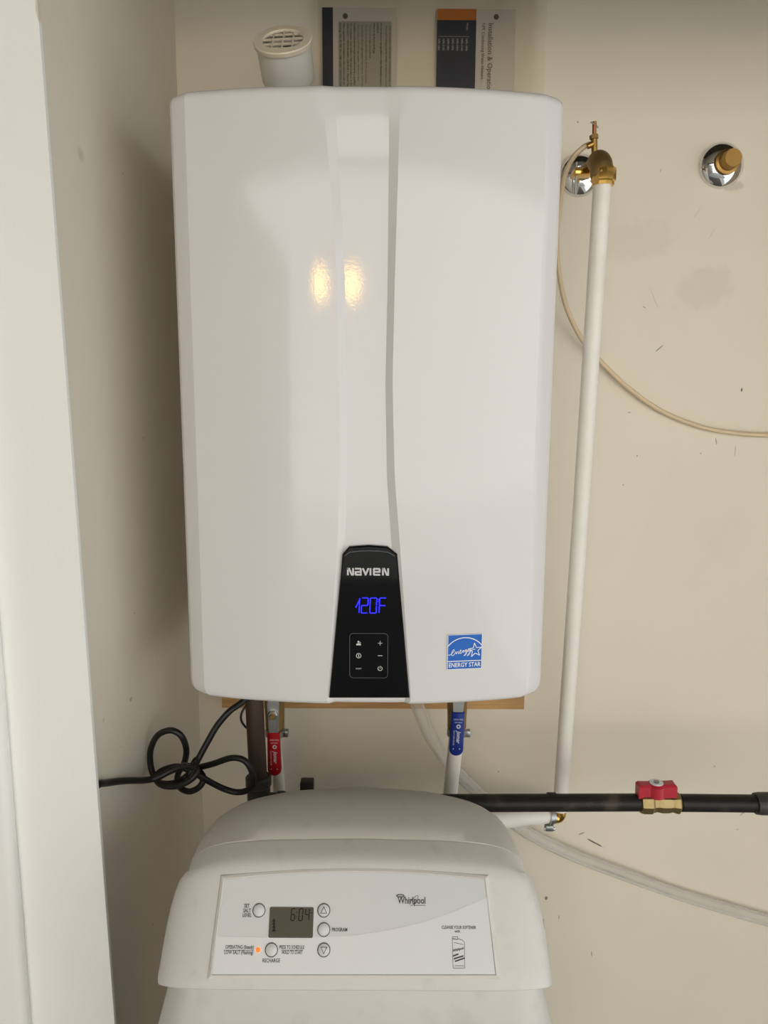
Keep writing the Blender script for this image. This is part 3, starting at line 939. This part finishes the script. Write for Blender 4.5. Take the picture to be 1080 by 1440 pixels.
# ------------------------------------------------------------------ shut-off valves under the heater
def shutoff(name, label, px_body, px_h0, py_h0, px_h1, py_h1, py_sleeve, Yv, grip, pipe_px, halfw, nut_y):
    t = at(px_body, 990, Yv)
    root = thing(name, (t.x, Yv, ZB - .14), label, 'valve')
    p1 = at(*pipe_px, Yv + .03)
    ztop = ZB + .01
    zb_ = at(px_body, 1035, Yv).z
    dirn = (Vector((p1.x, Yv + .02, p1.z)) - Vector((t.x, Yv, zb_))).normalized()
    mb = MB()
    lathe(mb, [(.010, ZB + .004 - zb_), (.0165, ZB - .004 - zb_), (.0165, ZB - .012 - zb_), (.0195, ZB - .016 - zb_), (.0205, ZB - .030 - zb_), (.0195, ZB - .052 - zb_), (.0155, ZB - .062 - zb_), (.0140, .026), (.0140, .014), (.0115, .012), (.0115, .0), (.009, -.002)],
          (t.x, Yv, zb_), (0, 0, 1), 12)
    mb.build('body', M['brass_dull'], root, angle=20)
    mb = MB()
    lathe(mb, [(.0125, .0), (.0145, .001), (.0145, .009), (.0125, .010)], (t.x, Yv, zb_ + .001), (0, 0, 1), 24, cap=False)
    box(mb, (t.x + .012, Yv - .006, zb_ + .0005), (t.x + .020, Yv + .004, zb_ + .010), .001)
    mb.build('clamp_ring', M['steel'], root)
    # lever: steel tongue bent forward and a vinyl sleeve
    Yh = Yv - .032
    a = at(px_h0, py_h0, Yh); b = at(px_h1, py_h1, Yh); m_ = at(px_h0 + (px_h1 - px_h0) * .15, py_sleeve, Yh)
    LF = Frame(a, (a - b).normalized().cross(Vector((0, 1, 0))) * -1, a - b)
    if LF.n.y > 0:
        LF = Frame(a, LF.r * -1, a - b)
    ln = (a - b).length; sl_ = (a - m_).length
    hw = halfw
    mb = MB()
    tongue = [(-hw * .92, .012), (hw * .92, .012), (hw * .85, -.012), (hw * .85, -sl_ - .01), (-hw * .85, -sl_ - .01), (-hw * .85, -.012)]
    cap_ = [(hw * 1.0 * cos(q_), .010 + hw * 1.0 * sin(q_)) for q_ in [radians(180 * k / 8) for k in range(9)]]
    plate(mb, LF, cap_ + [(-hw * .82, -.014), (-hw * .82, -sl_ - .02), (hw * .82, -sl_ - .02), (hw * .82, -.014)], -.0012, .0012, .0004)
    lv = mb.build('lever', M['zinc'], root, smooth=False)
    mb = MB()
    out = [(hw, -sl_)] + [(-hw, -sl_)]
    rr_ = hw * 1.12
    arc = [(rr_ * cos(q_), -ln + rr_ + rr_ * sin(q_)) for q_ in [radians(180 + 180 * k / 10) for k in range(11)]]
    plate(mb, LF, out + arc, -.0032, .0032, .0014)
    sv = mb.build('grip_sleeve', grip, root, angle=50)
    sv['label'] = 'vinyl grip sleeve'
    mb = MB()
    gl = ln - sl_
    text(mb, LF, 'Jomar', -hw * .05, -sl_ - gl * .42, hw * .62, .0034, 'LEFT', .95, rot=-pi / 2, shear=.25, bold=.02)
    text(mb, LF, 'SHUT-OFF VALVE', -hw * .62, -sl_ - gl * .40, hw * .24, .0034, 'LEFT', .95, rot=-pi / 2)
    text(mb, LF, 'LEAD FREE', hw * .1, -sl_ - gl * .17, hw * .24, .0034, 'CENTER', .95)
    text(mb, LF, '600 WOG', hw * .1, -sl_ - gl * .235, hw * .20, .0034, 'CENTER', .95)
    ring(mb, LF, hw * .15, -sl_ - gl * .315, hw * .26, hw * .16, .0034, 16)
    disc(mb, LF, -hw * .5, -ln + hw * 1.25, hw * .10, .0034, 8)
    disc(mb, LF, hw * .5, -ln + hw * 1.25, hw * .10, .0034, 8)
    mb.build('grip_print', M['grip_print'], sv, smooth=False)
    if nut_y:
        c = at(px_h0, nut_y, Yh)
        mb = MB(); lathe(mb, [(.0075, -.001), (.0075, .006), (.006, .007)], c, LF.n, 6)
        mb.build('stem_nut', M['steel'], root, smooth=False)
        mb = MB(); lathe(mb, [(.0038, .005), (.0038, .012), (.003, .013)], c, LF.n, 16)
        mb.build('stem', M['brass'], root)
        mb = MB(); tube(mb, [c, c - LF.n * .03], .007, 16)
        mb.build('stem_boss', M['brass_dull'], root)
    return root
shutoff('hot_valve', 'shut-off valve with a red lever beside the rusty pipe', 386, 384, 1000, 386.5, 1090, 1030, 1.068, M['red'], (391, 1110), .0088, 1003.5)
shutoff('cold_valve', 'shut-off valve with a blue lever under the right of the heater', 643, 645, 985, 641, 1062, 1001, 1.075, M['blue_grip'], (633, 1110), .0091, 975)

def pipe_thing(name, label, a, b, r, m):
    root = MB()
    tube(root, [a, b], r, 20)
    return tag(root.build(name, m, origin=b), label, 'pipe')
a = at(386, 1033, 1.068); b = at(394, 1125, 1.085)
pipe_thing('hot_water_pipe', 'short white pipe dropping from the red valve behind the softener', a, b, .0092, M['pex'])
a = at(642, 1035, 1.075); b = at(631, 1135, 1.13)
pipe_thing('cold_water_pipe', 'short white pipe dropping from the blue valve behind the black pipe', a, b, .0112, M['pex'])

# ------------------------------------------------------------------ power cord, knotted
CYD = .975
cp = [(352, 978, 1.00), (337, 990, .99), (322, 1001, .98), (305, 1021, .975), (291, 1045, .97), (279, 1067, .965), (272, 1080, .960), (262, 1092, .958), (246, 1101, .962), (228, 1102, .972), (218, 1094, .984),
      (212, 1077, .990), (212, 1054, .988), (222, 1034, .982), (240, 1027, .978), (255, 1035, .978), (262, 1054, .984), (259, 1073, .996), (250, 1090, 1.004), (252, 1106, .998), (266, 1113, .986), (281, 1106, .980),
      (286, 1093, .984), (277, 1081, .992), (281, 1079, .998), (300, 1074, .992), (325, 1066, .985), (343, 1069, .982), (353, 1082, .980), (356, 1097, .980), (350, 1110, .982), (333, 1114, .985), (312, 1108, .985), (289, 1096, .975),
      (270, 1085, .970), (250, 1078, .975), (229, 1083, .985), (219, 1093, .972), (228, 1104, .950), (250, 1105, .944), (270, 1095, .944), (277, 1083, .950), (262, 1077, .955), (240, 1084, .955), (222, 1093, .950),
      (205, 1097, .940), (175, 1098, .900), (150, 1101, .862), (139, 1103, .836)]
pts = []
for x, y, Y in cp:
    pts.append(at(x, y, Y))
e = pts[-1].copy(); e.x = -.337; e.y = .815; pts.append(e)
mb = MB()
tube(mb, catmull(pts, 6), .0043, 12)
crd = thing('power_cord', pts[-1], 'thick black power cord tied in a loose knot left of the rusty pipe', 'cord')
mb.build('cable', M['cord'], crd)
mb = MB()
k0 = at(270, 1080, .955)
tube(mb, [k0 + Vector((.007 * cos(a_), .012 * sin(a_) , .011 * sin(a_ * 1 + .9))) for a_ in [2 * pi * k / 14 for k in range(15)]], .0012, 8)
tube(mb, [k0 + Vector((0, -.006, .008)), k0 + Vector((-.008, -.008, .012)), k0 + Vector((-.011, -.009, .009))], .0010, 8)
mb.build('twist_tie', M['cord'], crd)
mb = MB()
tube(mb, catmull([at(352, 985, 1.02), at(341, 1000, 1.01), at(339, 1012, 1.01), at(345, 1022, 1.02), at(352, 1026, 1.035)], 6), .0016, 8)
tag(mb.build('thin_wire', M['cord']), 'short thin black wire looping beside the rusty pipe', 'wire')

# ------------------------------------------------------------------ right-hand water outlet, white riser
OY = WY
oc = at(815, 247, OY)
outlet = thing('water_outlet', (oc.x, OY, oc.z), 'brass elbow and saddle valve on a chrome wall flange, right of the heater', 'water fitting')
def flange(root, c, R, name='escutcheon'):
    mb = MB()
    lathe(mb, [(R, 0), (R, .002), (R * .97, .005), (R * .88, .0085), (R * .70, .0125), (R * .5, .0155), (R * .36, .0165), (R * .34, .012)], c, (0, -1, 0), 48)
    o = mb.build(name, M['chrome'], root, angle=60)
    o['label'] = 'chrome wall flange'
    return o
flange(outlet, oc, .0315)
EY = 1.085
el_top = at(847, 222, EY)
el_ring = at(848.5, 247, EY)
mb = MB()
# stub from the wall, elbow turning down
st0 = Vector((oc.x, OY - .005, oc.z)); st1 = Vector((el_top.x, EY + .03, el_top.z + .002))
cur = [st0, st0 + (st1 - st0) * .5, st1]
for k in range(1, 8):
    a_ = radians(90 * k / 7)
    cur.append(Vector((el_top.x, EY + .03 - .030 * sin(a_), el_top.z + .002 - .022 * (1 - cos(a_)))))
cur.append(Vector((el_ring.x, EY, el_ring.z)))
tube(mb, cur[:3], .0095, 20)
tube(mb, cur[2:], [.0128, .0140, .0150] + [.0152] * 5 + [.0150], 24)
mb.build('brass_elbow', M['brass_dull'], outlet)
mb = MB()
ztop_ = at(848, 237, EY).z; zbot_ = at(848, 259, EY).z
lathe(mb, [(.013, ztop_ - zbot_), (.0160, ztop_ - zbot_), (.0165, ztop_ - zbot_ - .002), (.0165, .004), (.0145, .002), (.0145, -.002), (.012, -.002)], (el_ring.x, EY, zbot_), (0, 0, 1), 10)
mb.build('compression_nut', M['brass_bright'], outlet, angle=20)
# saddle clamp with green/zinc bolt
sx_, sy_ = at(815, 245, 1.14), at(815, 240, 1.14)
mb = MB()
sb0 = at(805, 249, 1.145); sb1 = at(832, 240, 1.145)
box(mb, (sb0.x, 1.130, sb0.z), (sb1.x, 1.160, sb1.z + .001), .002)
mb.build('saddle_clamp', M['brass_bright'], outlet)
mb = MB()
bp0, bp1 = at(811, 228, 1.14), at(809.5, 273, 1.14)
tube(mb, [bp0, bp1], .0018, 12)
bp2, bp3 = at(826, 228, 1.16), at(826, 262, 1.16)
mb.build('clamp_bolt', M['zinc'], outlet)
# needle valve stem
n0, n1, n2, n3 = at(836, 216, 1.12), at(835.5, 196, 1.12), at(835, 190, 1.12), at(836, 171, 1.12)
mb = MB()
tube(mb, [Vector((st1.x - .004, 1.12, st1.z - .004)), n0, n1], .0042, 16)
mb.build('needle_body', M['brass'], outlet)
lathe(MB(), [(.0045, 0), (.0062, .0005), (.0062, .0055), (.0045, .006)], n1, n2 - n1, 8).build('packing_nut', M['brass_dull'], outlet, angle=20)
mb = MB(); tube(mb, [n1, n3], .0028, 14)
mb.build('needle_stem', M['copper'], outlet)
mb = MB(); tube(mb, [at(830.5, 171.5, 1.118), at(836, 174.5, 1.118), at(841, 179.5, 1.122)], .0011, 8)
mb.build('handle_pin', M['steel'], outlet)
mb = MB()
tube(mb, [at(834, 202, 1.12), at(826, 206, 1.12)], .0040, 14)
mb.build('tube_nut', M['brass'], outlet)

# second flange with a capped brass stub
c2 = at(1014, 233, OY)
cap = thing('capped_outlet', (c2.x, OY, c2.z), 'round chrome wall flange with a capped brass stub, far right on the wall', 'water fitting')
flange(cap, c2, .0335)
mb = MB()
lathe(mb, [(.0170, .010), (.0180, .014), (.0180, .022), (.0140, .0235), (.0135, .038), (.0125, .040), (.0005, .040)], c2 + Vector((0, 0, 0)), (.03, -1, .02), 28)
mb.build('brass_cap', M['brass_cap'], cap, angle=30)

# white riser from the brass elbow down to the lower elbow
r0 = Vector((el_ring.x - .001, EY, zbot_ + .004)); r1 = at(787.5, 1138, 1.165)
riser = thing('white_riser_pipe', r1, 'long white water pipe leaning down the right side of the heater', 'pipe')
mb = MB()
mid = [r0 + (r1 - r0) * (k / 10) + Vector((.0010 * sin(pi * k / 10), 0, 0)) for k in range(11)]
tube(mb, mid, .0118, 24)
mb.build('pipe', M['pex'], riser)
mb = MB()
e0 = at(787.5, 1136, 1.165); e1 = at(787, 1147, 1.165); e2 = at(772, 1149, 1.16)
tube(mb, catmull([e0, e1 + Vector((.001, 0, .003)), e1 + Vector((-.004, 0, -.003)), e2], 6), .0095, 18)
mb.build('lower_elbow', M['brass_bright'], riser)

hz = thing('softener_hose', at(700, 1150, 1.12), 'white hose leaving the softener, clamped to the brass elbow below the black pipe', 'hose')
h0, h1, h2 = at(776, 1146, 1.163), at(720, 1151.5, 1.13), at(660, 1158, 1.03)
mb = MB(); tube(mb, catmull([h0, h1, h2], 8), .0128, 22)
mb.build('hose', M['pex'], hz)
mb = MB()
hd = (h0 - h1).normalized(); hcn = at(771.5, 1147, 1.16)
lathe(mb, [(.0132, -.005), (.0148, -.005), (.0148, .005), (.0132, .005)], hcn, hd, 28, cap=False)
hk = hz
mb.build('clamp_band', M['zinc'], hz)
mb = MB()
sbx = hcn + Vector((0, -.006, -.017))
box(mb, sbx - Vector((.0065, .006, .004)), sbx + Vector((.0065, .006, .005)), .0012)
tube(mb, [sbx + Vector((-.008, -.002, -.001)), sbx + Vector((.009, -.002, -.001))], .003, 8)
mb.build('clamp_screw', M['steel'], hz)

# ------------------------------------------------------------------ thin ivory tube
iv = [(834, 202, 1.12), (822, 206, 1.125), (806, 222, 1.13), (794, 248, 1.14), (787, 290, 1.16), (783, 340, 1.18), (787, 390, 1.19), (798, 436, 1.205), (820, 480, 1.215), (848, 512, 1.222),
      (885, 547, 1.225), (930, 578, 1.228), (985, 600, 1.228), (1035, 609, 1.228), (1080, 611.5, 1.228), (1140, 608, 1.228), (1230, 590, 1.228), (1380, 540, 1.228), (1560, 450, 1.228)]
mb = MB(); tube(mb, catmull([at(*p) for p in iv], 8), .0037, 12)
tag(mb.build('ivory_tube', M['ivory'], origin=at(985, 600, 1.228)), 'thin ivory tube curving across the wall from the saddle valve', 'tube')

# ------------------------------------------------------------------ clear drain hose
ch = [(572, 940, 1.19), (580, 970, 1.185), (590, 1000, 1.18), (606, 1037, 1.175), (630, 1072, 1.175), (660, 1103, 1.185), (698, 1137, 1.195), (735, 1166, 1.205), (785, 1193, 1.212), (840, 1216, 1.216), (900, 1238, 1.219),
      (960, 1259, 1.222), (1020, 1277, 1.222), (1080, 1294, 1.222), (1180, 1318, 1.222), (1300, 1340, 1.222), (1450, 1360, 1.222), (1640, 1370, 1.222)]
hpts = catmull([at(*p) for p in ch], 8)
drain = thing('drain_hose', at(900, 1238, 1.219), 'clear vinyl drain hose sagging along the wall below the black pipe', 'hose')
mb = MB(); tube(mb, hpts, .0105, 20, cap=False)
mb.build('tubing', M['vinyl'], drain)
# printed line along the hose
mb = MB()
def along(i0, s, flip, h, dz):
    k = 0.0
    acc = 0.0
    pos = i0
    i = 0
    P_ = hpts
    idx = i0
    t = 0.0
    for chh in s:
        a_, b_ = P_[idx], P_[idx + 1]
        d = (b_ - a_).normalized()
        n_ = Vector((0, -1, 0)); n_ = (n_ - d * n_.dot(d)).normalized()
        fr = Frame(a_ + d * t + n_ * .0107, d, n_.cross(d))
        if chh != ' ':
            text(mb, fr, chh, 0, dz, h, 0.0, 'LEFT', .9)
        t += h * .78
        while t > (P_[idx + 1] - P_[idx]).length:
            t -= (P_[idx + 1] - P_[idx]).length
            idx += 1
def nearest(px, py, Y):
    c = at(px, py, Y)
    return min(range(len(hpts)), key=lambda i: (hpts[i] - c).length)
along(nearest(832, 1213, 1.216), 'DOT  ANHYDROUS AMMONIA  20 FT LENGTH  1/2 ID X 3/4 OD', False, .0036, -.001)
mb.build('hose_print', M['ink_grey'], drain, smooth=False)
mb = MB()
along(nearest(640, 1083, 1.18), 'PVC 1/2 ID X 3/4 OD', False, .0036, -.001)
mb.build('hose_print', M['ink_grey'], drain, smooth=False)

# ------------------------------------------------------------------ water softener
SX = -0.027
soft = thing('water_softener', (SX, .86, 0), 'off-white water softener with sloped control hood in front, under the heater', 'water softener')
PB, PT = Vector((0, .660, .876)), Vector((0, .715, .972))
pu = (PT - PB).normalized()
# profile stations: (Y, Z, half width, crown, crown direction)
prof = [(.676, .868, .194, 0, 'p'), (.664, .869, .198, 0, 'p'), (.660, .873, .1995, 0, 'p'), (.6605, .878, .1995, 0, 'p')]
for k in range(1, 8):
    q_ = PB + (PT - PB) * (k / 8 * .98 + .02)
    prof.append((q_.y, q_.z, .1995 - .0085 * k / 8 - .0105 * (k / 8) ** 4, .008 * (k / 8) ** 2, 'p'))
hood_top = [(.7135, .9695, .1800, .006, 'p'), (.7185, .9738, .1798, .0065, 'z'), (.727, .9760, .1798, .007, 'z'), (.7445, .9785, .1798, .0075, 'z'), (.7455, .9772, .1794, .0075, 'z')]
lid_prof = [(.7455, .9772, .1794, .0075, 'z'), (.7467, .9793, .1798, .0075, 'z'), (.765, .9840, .179, .011, 'z'), (.79, .9868, .1775, .015, 'z'), (.82, .9862, .175, .020, 'z'), (.85, .9782, .171, .024, 'z'), (.875, .9665, .166, .027, 'z'),
            (.90, .9510, .160, .030, 'z'), (.94, .920, .146, .030, 'z'), (.97, .89, .13, .026, 'z'), (.983, .865, .12, .02, 'z')]
def shell(stations, D, pw, nseg=36):
    n = len(stations)
    pts2 = [Vector((s[0], s[1])) for s in stations]
    rows = []
    for i, s in enumerate(stations):
        wn = 4 if .735 < s[0] < .76 else 1
        t = (pts2[min(n - 1, i + wn)] - pts2[max(0, i - wn)])
        if i < 3 and s[4] == 'p' and s[1] < .88: t = Vector((pu.y, pu.z))
        t.normalize()
        nin = Vector((-t.y, t.x)) * -1      # inward
        if nin.y > 0 and nin.x < 0: nin = -nin
        row = []
        for k in range(nseg + 1):
            a_ = pi * k / nseg
            cu, su = cos(a_), sin(a_)
            ux = math.copysign(abs(cu) ** (2 / pw), cu) * -1
            dpt = 1 - abs(su) ** (2 / pw)
            x = SX + ux * s[2]
            off = nin * (D * dpt)
            cr = s[3] * ux * ux
            if s[4] == 'p': off = off - Vector((pu.y, pu.z)) * cr
            else: off = off - Vector((0, 1)) * cr
            row.append(Vector((x, pts2[i].x + off.x, pts2[i].y + off.y)))
        rows.append(row)
    return rows
def rows_mesh(rows):
    nc_ = len(rows[0])
    fs_ = []
    for i in range(len(rows) - 1):
        for j in range(nc_ - 1):
            fs_.append((i * nc_ + j, i * nc_ + j + 1, (i + 1) * nc_ + j + 1, (i + 1) * nc_ + j))
    return [p for r in rows for p in r], fs_
full = prof + hood_top + lid_prof
rw = shell(full, .085, 6.5)
nh = len(prof) + len(hood_top)
mb = MB(); mb.add(*rows_mesh(rw[:nh]))
hood = mb.build('hood', M['soft_white'], soft, angle=50)
mb = MB(); mb.add(*rows_mesh(rw[nh:]))
lid = mb.build('lid', M['soft_lid'], soft, angle=50)
# tank under the hood: rounded body widening downwards
mb = MB()
trs = []
for z, hw_, yf, rad in ((.872, .186, .678, .03), (.855, .188, .674, .03), (.835, .194, .668, .035), (.80, .203, .657, .04), (.74, .212, .645, .05), (.5, .216, .635, .06), (.02, .213, .638, .06), (.0, .208, .64, .055)):
    o_ = rrect(SX - hw_, yf, SX + hw_, .985, rad, 6)
    trs.append([Vector((p[0], p[1], z)) for p in o_])
nn = len(trs[0])
fs = [(i * nn + k, i * nn + (k + 1) % nn, (i + 1) * nn + (k + 1) % nn, (i + 1) * nn + k) for i in range(len(trs) - 1) for k in range(nn)]
fs += [tuple(range(nn)), tuple((len(trs) - 1) * nn + k for k in range(nn))]
mb.add([p for r in trs for p in r], fs)
mb.build('tank', M['tank'], soft, angle=40)

# faceplate on the sloped front
CF = Frame(Vector((SX, .660, .876)), (1, 0, 0), pu)
q = CF.px
arc_t = []
for k in range(13):
    t = k / 12
    arc_t.append(q(681 - (681 - 316) * t, 1237 - 10.5 * (1 - (2 * t - 1) ** 2)))
fo = [q(298.5, 1370), q(696.5, 1370)] + arc_t
mb = MB(); plate(mb, CF, fo, -.001, .0008)
face = mb.build('faceplate', M['face'], soft, smooth=False)
face['label'] = 'pale grey printed faceplate'
# raised rim around the faceplate so that it sits in a shallow recess
n = len(fo)
O = [Vector(p) for p in fo]
def offs(d):
    out = []
    for i in range(n):
        a_, b_, c_ = O[i - 1], O[i], O[(i + 1) % n]
        d1, d2 = (b_ - a_).normalized(), (c_ - b_).normalized()
        m_ = Vector((d1.y, -d1.x)) + Vector((d2.y, -d2.x))
        m_.normalize()
        out.append(b_ + m_ * d / max(.5, m_.dot(Vector((d1.y, -d1.x)))))
    return out
mb = MB()
rings = [[CF.p(p.x, p.y, c) for p in offs(d)] for d, c in ((.0, .0005), (.0006, .0014), (.0012, .0015), (.0035, .0003), (.005, -.002))]
mb.add([p for r in rings for p in r], [(i * n + k, i * n + (k + 1) % n, (i + 1) * n + (k + 1) % n, (i + 1) * n + k) for i in range(4) for k in range(n)])
mb.build('faceplate_rim', M['soft_white'], soft, angle=20)
# paler swoosh on the lower part of the faceplate
mb = MB()
sw = [(305, 1316), (350, 1317.5), (400, 1318), (450, 1317.5), (500, 1315), (550, 1307), (600, 1295), (640, 1281), (684.5, 1262)]
lowq = [q(x, y) for x, y in sw]
hi_ = [CF.p(*p, .0010) for p in lowq]
lo_ = [CF.p(*q(299 + (696 - 299) * k / 8, 1369.7), .0010) for k in range(9)]
mb.add(hi_ + lo_, [(k, k + 1, 9 + k + 1, 9 + k) for k in range(8)])
mb.build('printed_swoosh', M['face_light'], face, smooth=False)
UU = q(501, 1310)[0] - q(500, 1310)[0]
def btn(px, py, tri=None):
    m_ = MB()
    c = q(px, py)
    lathe(m_, [(8.0 * UU, .0006), (8.0 * UU, .0014), (7.6 * UU, .0017), (.0002, .0017)], CF.p(*c), CF.n, 28)
    o = m_.build('button', M['button'], face, angle=50)
    m_ = MB(); ring(m_, CF, *c, 8.6 * UU, 1.0 * UU, .00185)
    if tri:
        s = 4.6 * UU * tri
        ribbon(m_, CF, [(c[0], c[1] + s), (c[0] - 4.2 * UU, c[1] - s * .75), (c[0] + 4.2 * UU, c[1] - s * .75)], .8 * UU, .00185, closed=True)
    return o, m_
inkmb = MB()
inkmb = MB()
bl = [((364.5, 1280), None, 'round salt level button'), ((455.5, 1280), 1, 'round button with an up triangle'), ((455.5, 1307), None, 'round program button'),
      ((455.5, 1335.5), -1, 'round button with a down triangle'), ((382, 1335.5), None, 'round recharge button')]
for (x, y), tr_, lb in bl:
    o, m_ = btn(x, y, tr_)
    o['label'] = lb
    m_.build('button_print', M['ink'], face, smooth=False)
mb = inkmb
def T(s, px, py, hpx, al='CENTER', wf=.85, bold=0.016, sh=0.0):
    text(mb, CF, s, *q(px, py), hpx * UU * .95, .00125, al, wf, bold=bold, shear=sh)
for k, s in enumerate(('SET', 'SALT', 'LEVEL')): T(s, 352.5 if k else 351, 1276 + 6.6 * k, 5.0, 'RIGHT' if k > 5 else 'CENTER', .72) if False else T(s, 347.5, 1276 + 6.6 * k, 5.0, 'CENTER', .72)
mb.build('lettering', M['ink'], face, smooth=False)
mb = MB()
T('PROGRAM', 466.5, 1309.5, 4.8, 'LEFT', .72)
mb.build('lettering', M['ink'], face, smooth=False)
mb = MB()
T('OPERATING (Steady)', 357.5, 1334, 4.8, 'RIGHT', .68); T('LOW SALT (Flashing)', 356.5, 1341.5, 4.8, 'RIGHT', .70)
ribbon(mb, CF, [q(315, 1336), q(357, 1336)], .5 * UU, .00125)
T('PRESS TO SCHEDULE', 410.5, 1334, 4.6, 'CENTER', .60); T('HOLD TO START', 411, 1341.2, 4.6, 'CENTER', .60)
ribbon(mb, CF, [q(396, 1335.8), q(426, 1335.8)], .5 * UU, .00125)
T('RECHARGE', 381.5, 1353, 5.0, 'CENTER', .72)
mb.build('lettering', M['ink'], face, smooth=False)
mb = MB()
T('CLEANSE YOUR SOFTENER', 645, 1306, 4.2, 'CENTER', .70); T('with', 643, 1311, 3.6, 'CENTER', .9)
mb.build('lettering', M['ink'], face, smooth=False)
# maker's logo with an orbit ring
mb = MB()
T('Whirlpool', 579, 1270.5, 9.2, 'CENTER', .76, bold=.018)
ribbon(mb, CF, [q(582, 1273), q(598, 1273)], .6 * UU, .00125)
ringp = []
for k in range(29):
    a_ = radians(200 + 310 * k / 28)
    e_ = Vector((9.2 * cos(a_), 2.6 * sin(a_)))
    r_ = radians(52)
    ringp.append((582 + e_.x * cos(r_) - e_.y * sin(r_), 1266.5 - (e_.x * sin(r_) + e_.y * cos(r_))))
ribbon(mb, CF, [q(*p) for p in ringp], .55 * UU, .0013)
cxy = q(563, 1259.5); 
ribbon(mb, CF, [(cxy[0] + 5.2 * UU * cos(a_), cxy[1] + 1.5 * UU * sin(a_)) for a_ in [2 * pi * k / 20 for k in range(20)]], 1.2 * UU, .0013, closed=True)
mb.build('brand_logo', M['ink'], face, smooth=False)
# little drawing of a cleaner bottle
mb = MB()
ribbon(mb, CF, [q(636, 1324), q(637, 1361), q(653.5, 1361), q(653, 1325), q(650, 1321.5), q(643.5, 1320)], .55 * UU, .00125)
ribbon(mb, CF, [q(636, 1324), q(636, 1317), q(643.5, 1317), q(643.5, 1320.5)], .55 * UU, .00125)
ribbon(mb, CF, [q(636.5, 1319.8), q(643, 1321)], 1.0 * UU, .00125)
ribbon(mb, CF, [q(638.5, 1325), q(651, 1328)], .5 * UU, .00125)
ribbon(mb, CF, [q(639.5, 1357.8), q(652, 1357.8)], .6 * UU, .00125)
text(mb, CF, 'Whirlpool', *q(637.2, 1338.5), 3.2 * UU, .00125, 'LEFT', .80, rot=radians(14), bold=.03)
for x0_, y0_, x1_, y1_ in ((637, 1344, 644, 1341.5), (638.5, 1348, 651, 1344), (640, 1351.5, 653, 1347)):
    ribbon(mb, CF, [q(x0_, y0_), q(x1_, y1_)], 1.7 * UU, .00125)
mb.build('bottle_drawing', M['ink'], face, smooth=False)
# liquid crystal display
mb = MB()
x0_, y0_ = q(377.5, 1318.5); x1_, y1_ = q(441.5, 1275.5)
plate(mb, CF, rrect(x0_, y0_, x1_, y1_, 2.2 * UU, 4), .0006, .0013)
lcdf = mb.build('display', M['lcd_frame'], face, smooth=False)
lcdf['label'] = 'dark olive clock display'
mb = MB()
e_ = 1.3 * UU
plate(mb, CF, rrect(x0_ + e_, y0_ + e_, x1_ - e_, y1_ - e_, 1.6 * UU, 4), .0012, .0015)
lcdg = mb.build('display_glass', M['lcd'], face, smooth=False)
mb = MB()
bx_, by_ = q(408, 1294)
hh = q(408, 1277.5)[1] - by_
for s, xo in (('6', 409), ('0', 420), ('4', 429)):
    seven(mb, CF, s, q(xo, 1294)[0], by_, 5.2 * UU, hh, 1.15 * UU, .0017, .06)
for yy in (1282.5, 1289): disc(mb, CF, *q(417.6, yy), .6 * UU, .0017, 8)
ribbon(mb, CF, [q(436.5, 1283.5), q(440, 1283.5)], .7 * UU, .0017)
for k in range(4):
    c = q(385.5, 1293.5 + 4.3 * k)
    ribbon(mb, CF, [(c[0] - 1.5 * UU, c[1] - 1.4 * UU), (c[0] + 1.5 * UU, c[1] - 1.4 * UU), (c[0], c[1] + 1.5 * UU)], 1.0 * UU, .0017, closed=True)
ribbon(mb, CF, [q(382.5, 1309), q(389, 1309)], .5 * UU, .0017)
mb.build('display_digits', M['lcd_ink'], face, smooth=False)
mb = MB()
lathe(mb, [(3.2 * UU, .0008), (3.2 * UU, .0014), (2.2 * UU, .0022), (.0002, .0025)], CF.p(*q(363.2, 1335.5)), CF.n, 16)
l_ = mb.build('indicator_light', M['led_red'], face); l_['label'] = 'glowing orange indicator light'

# ------------------------------------------------------------------ porch lamp behind the viewer (seen only as a warm glint in the enamel)
LX, LY, LZ = -.27, -1.0, 1.80
lamp = thing('pendant_lamp', (LX, LY, CEIL), 'twin-globe warm pendant lamp hanging from the porch ceiling behind the viewer', 'lamp')
M['bulb'] = mat('warm_bulb', (1, .8, .4), emis=(1.0, .62, .17), estr=15)
lathe(MB(), [(.045, 0), (.045, -.012), (.010, -.02)], (LX, LY, CEIL), (0, 0, 1), 24).build('ceiling_rose', M['white_print'], lamp)
mb = MB()
tube(mb, [(LX, LY, CEIL - .01), (LX, LY, LZ + .10)], .005, 10)
tube(mb, [(LX - .125, LY, LZ + .10), (LX + .125, LY, LZ + .10)], .006, 10)
mb.build('stem', M['cord'], lamp)
for sx_ in (-.12, .12):
    lathe(MB(), [(.012, .10), (.018, .095), (.018, .062), (.014, .055)], (LX + sx_, LY, LZ), (0, 0, 1), 20).build('socket', M['white_print'], lamp)
    lathe(MB(), [(.055 * sin(a_), .055 * cos(a_)) for a_ in [radians(5 + 170 * k / 14) for k in range(15)]], (LX + sx_, LY, LZ), (0, 0, 1), 24).build('bulb', M['bulb'], lamp)
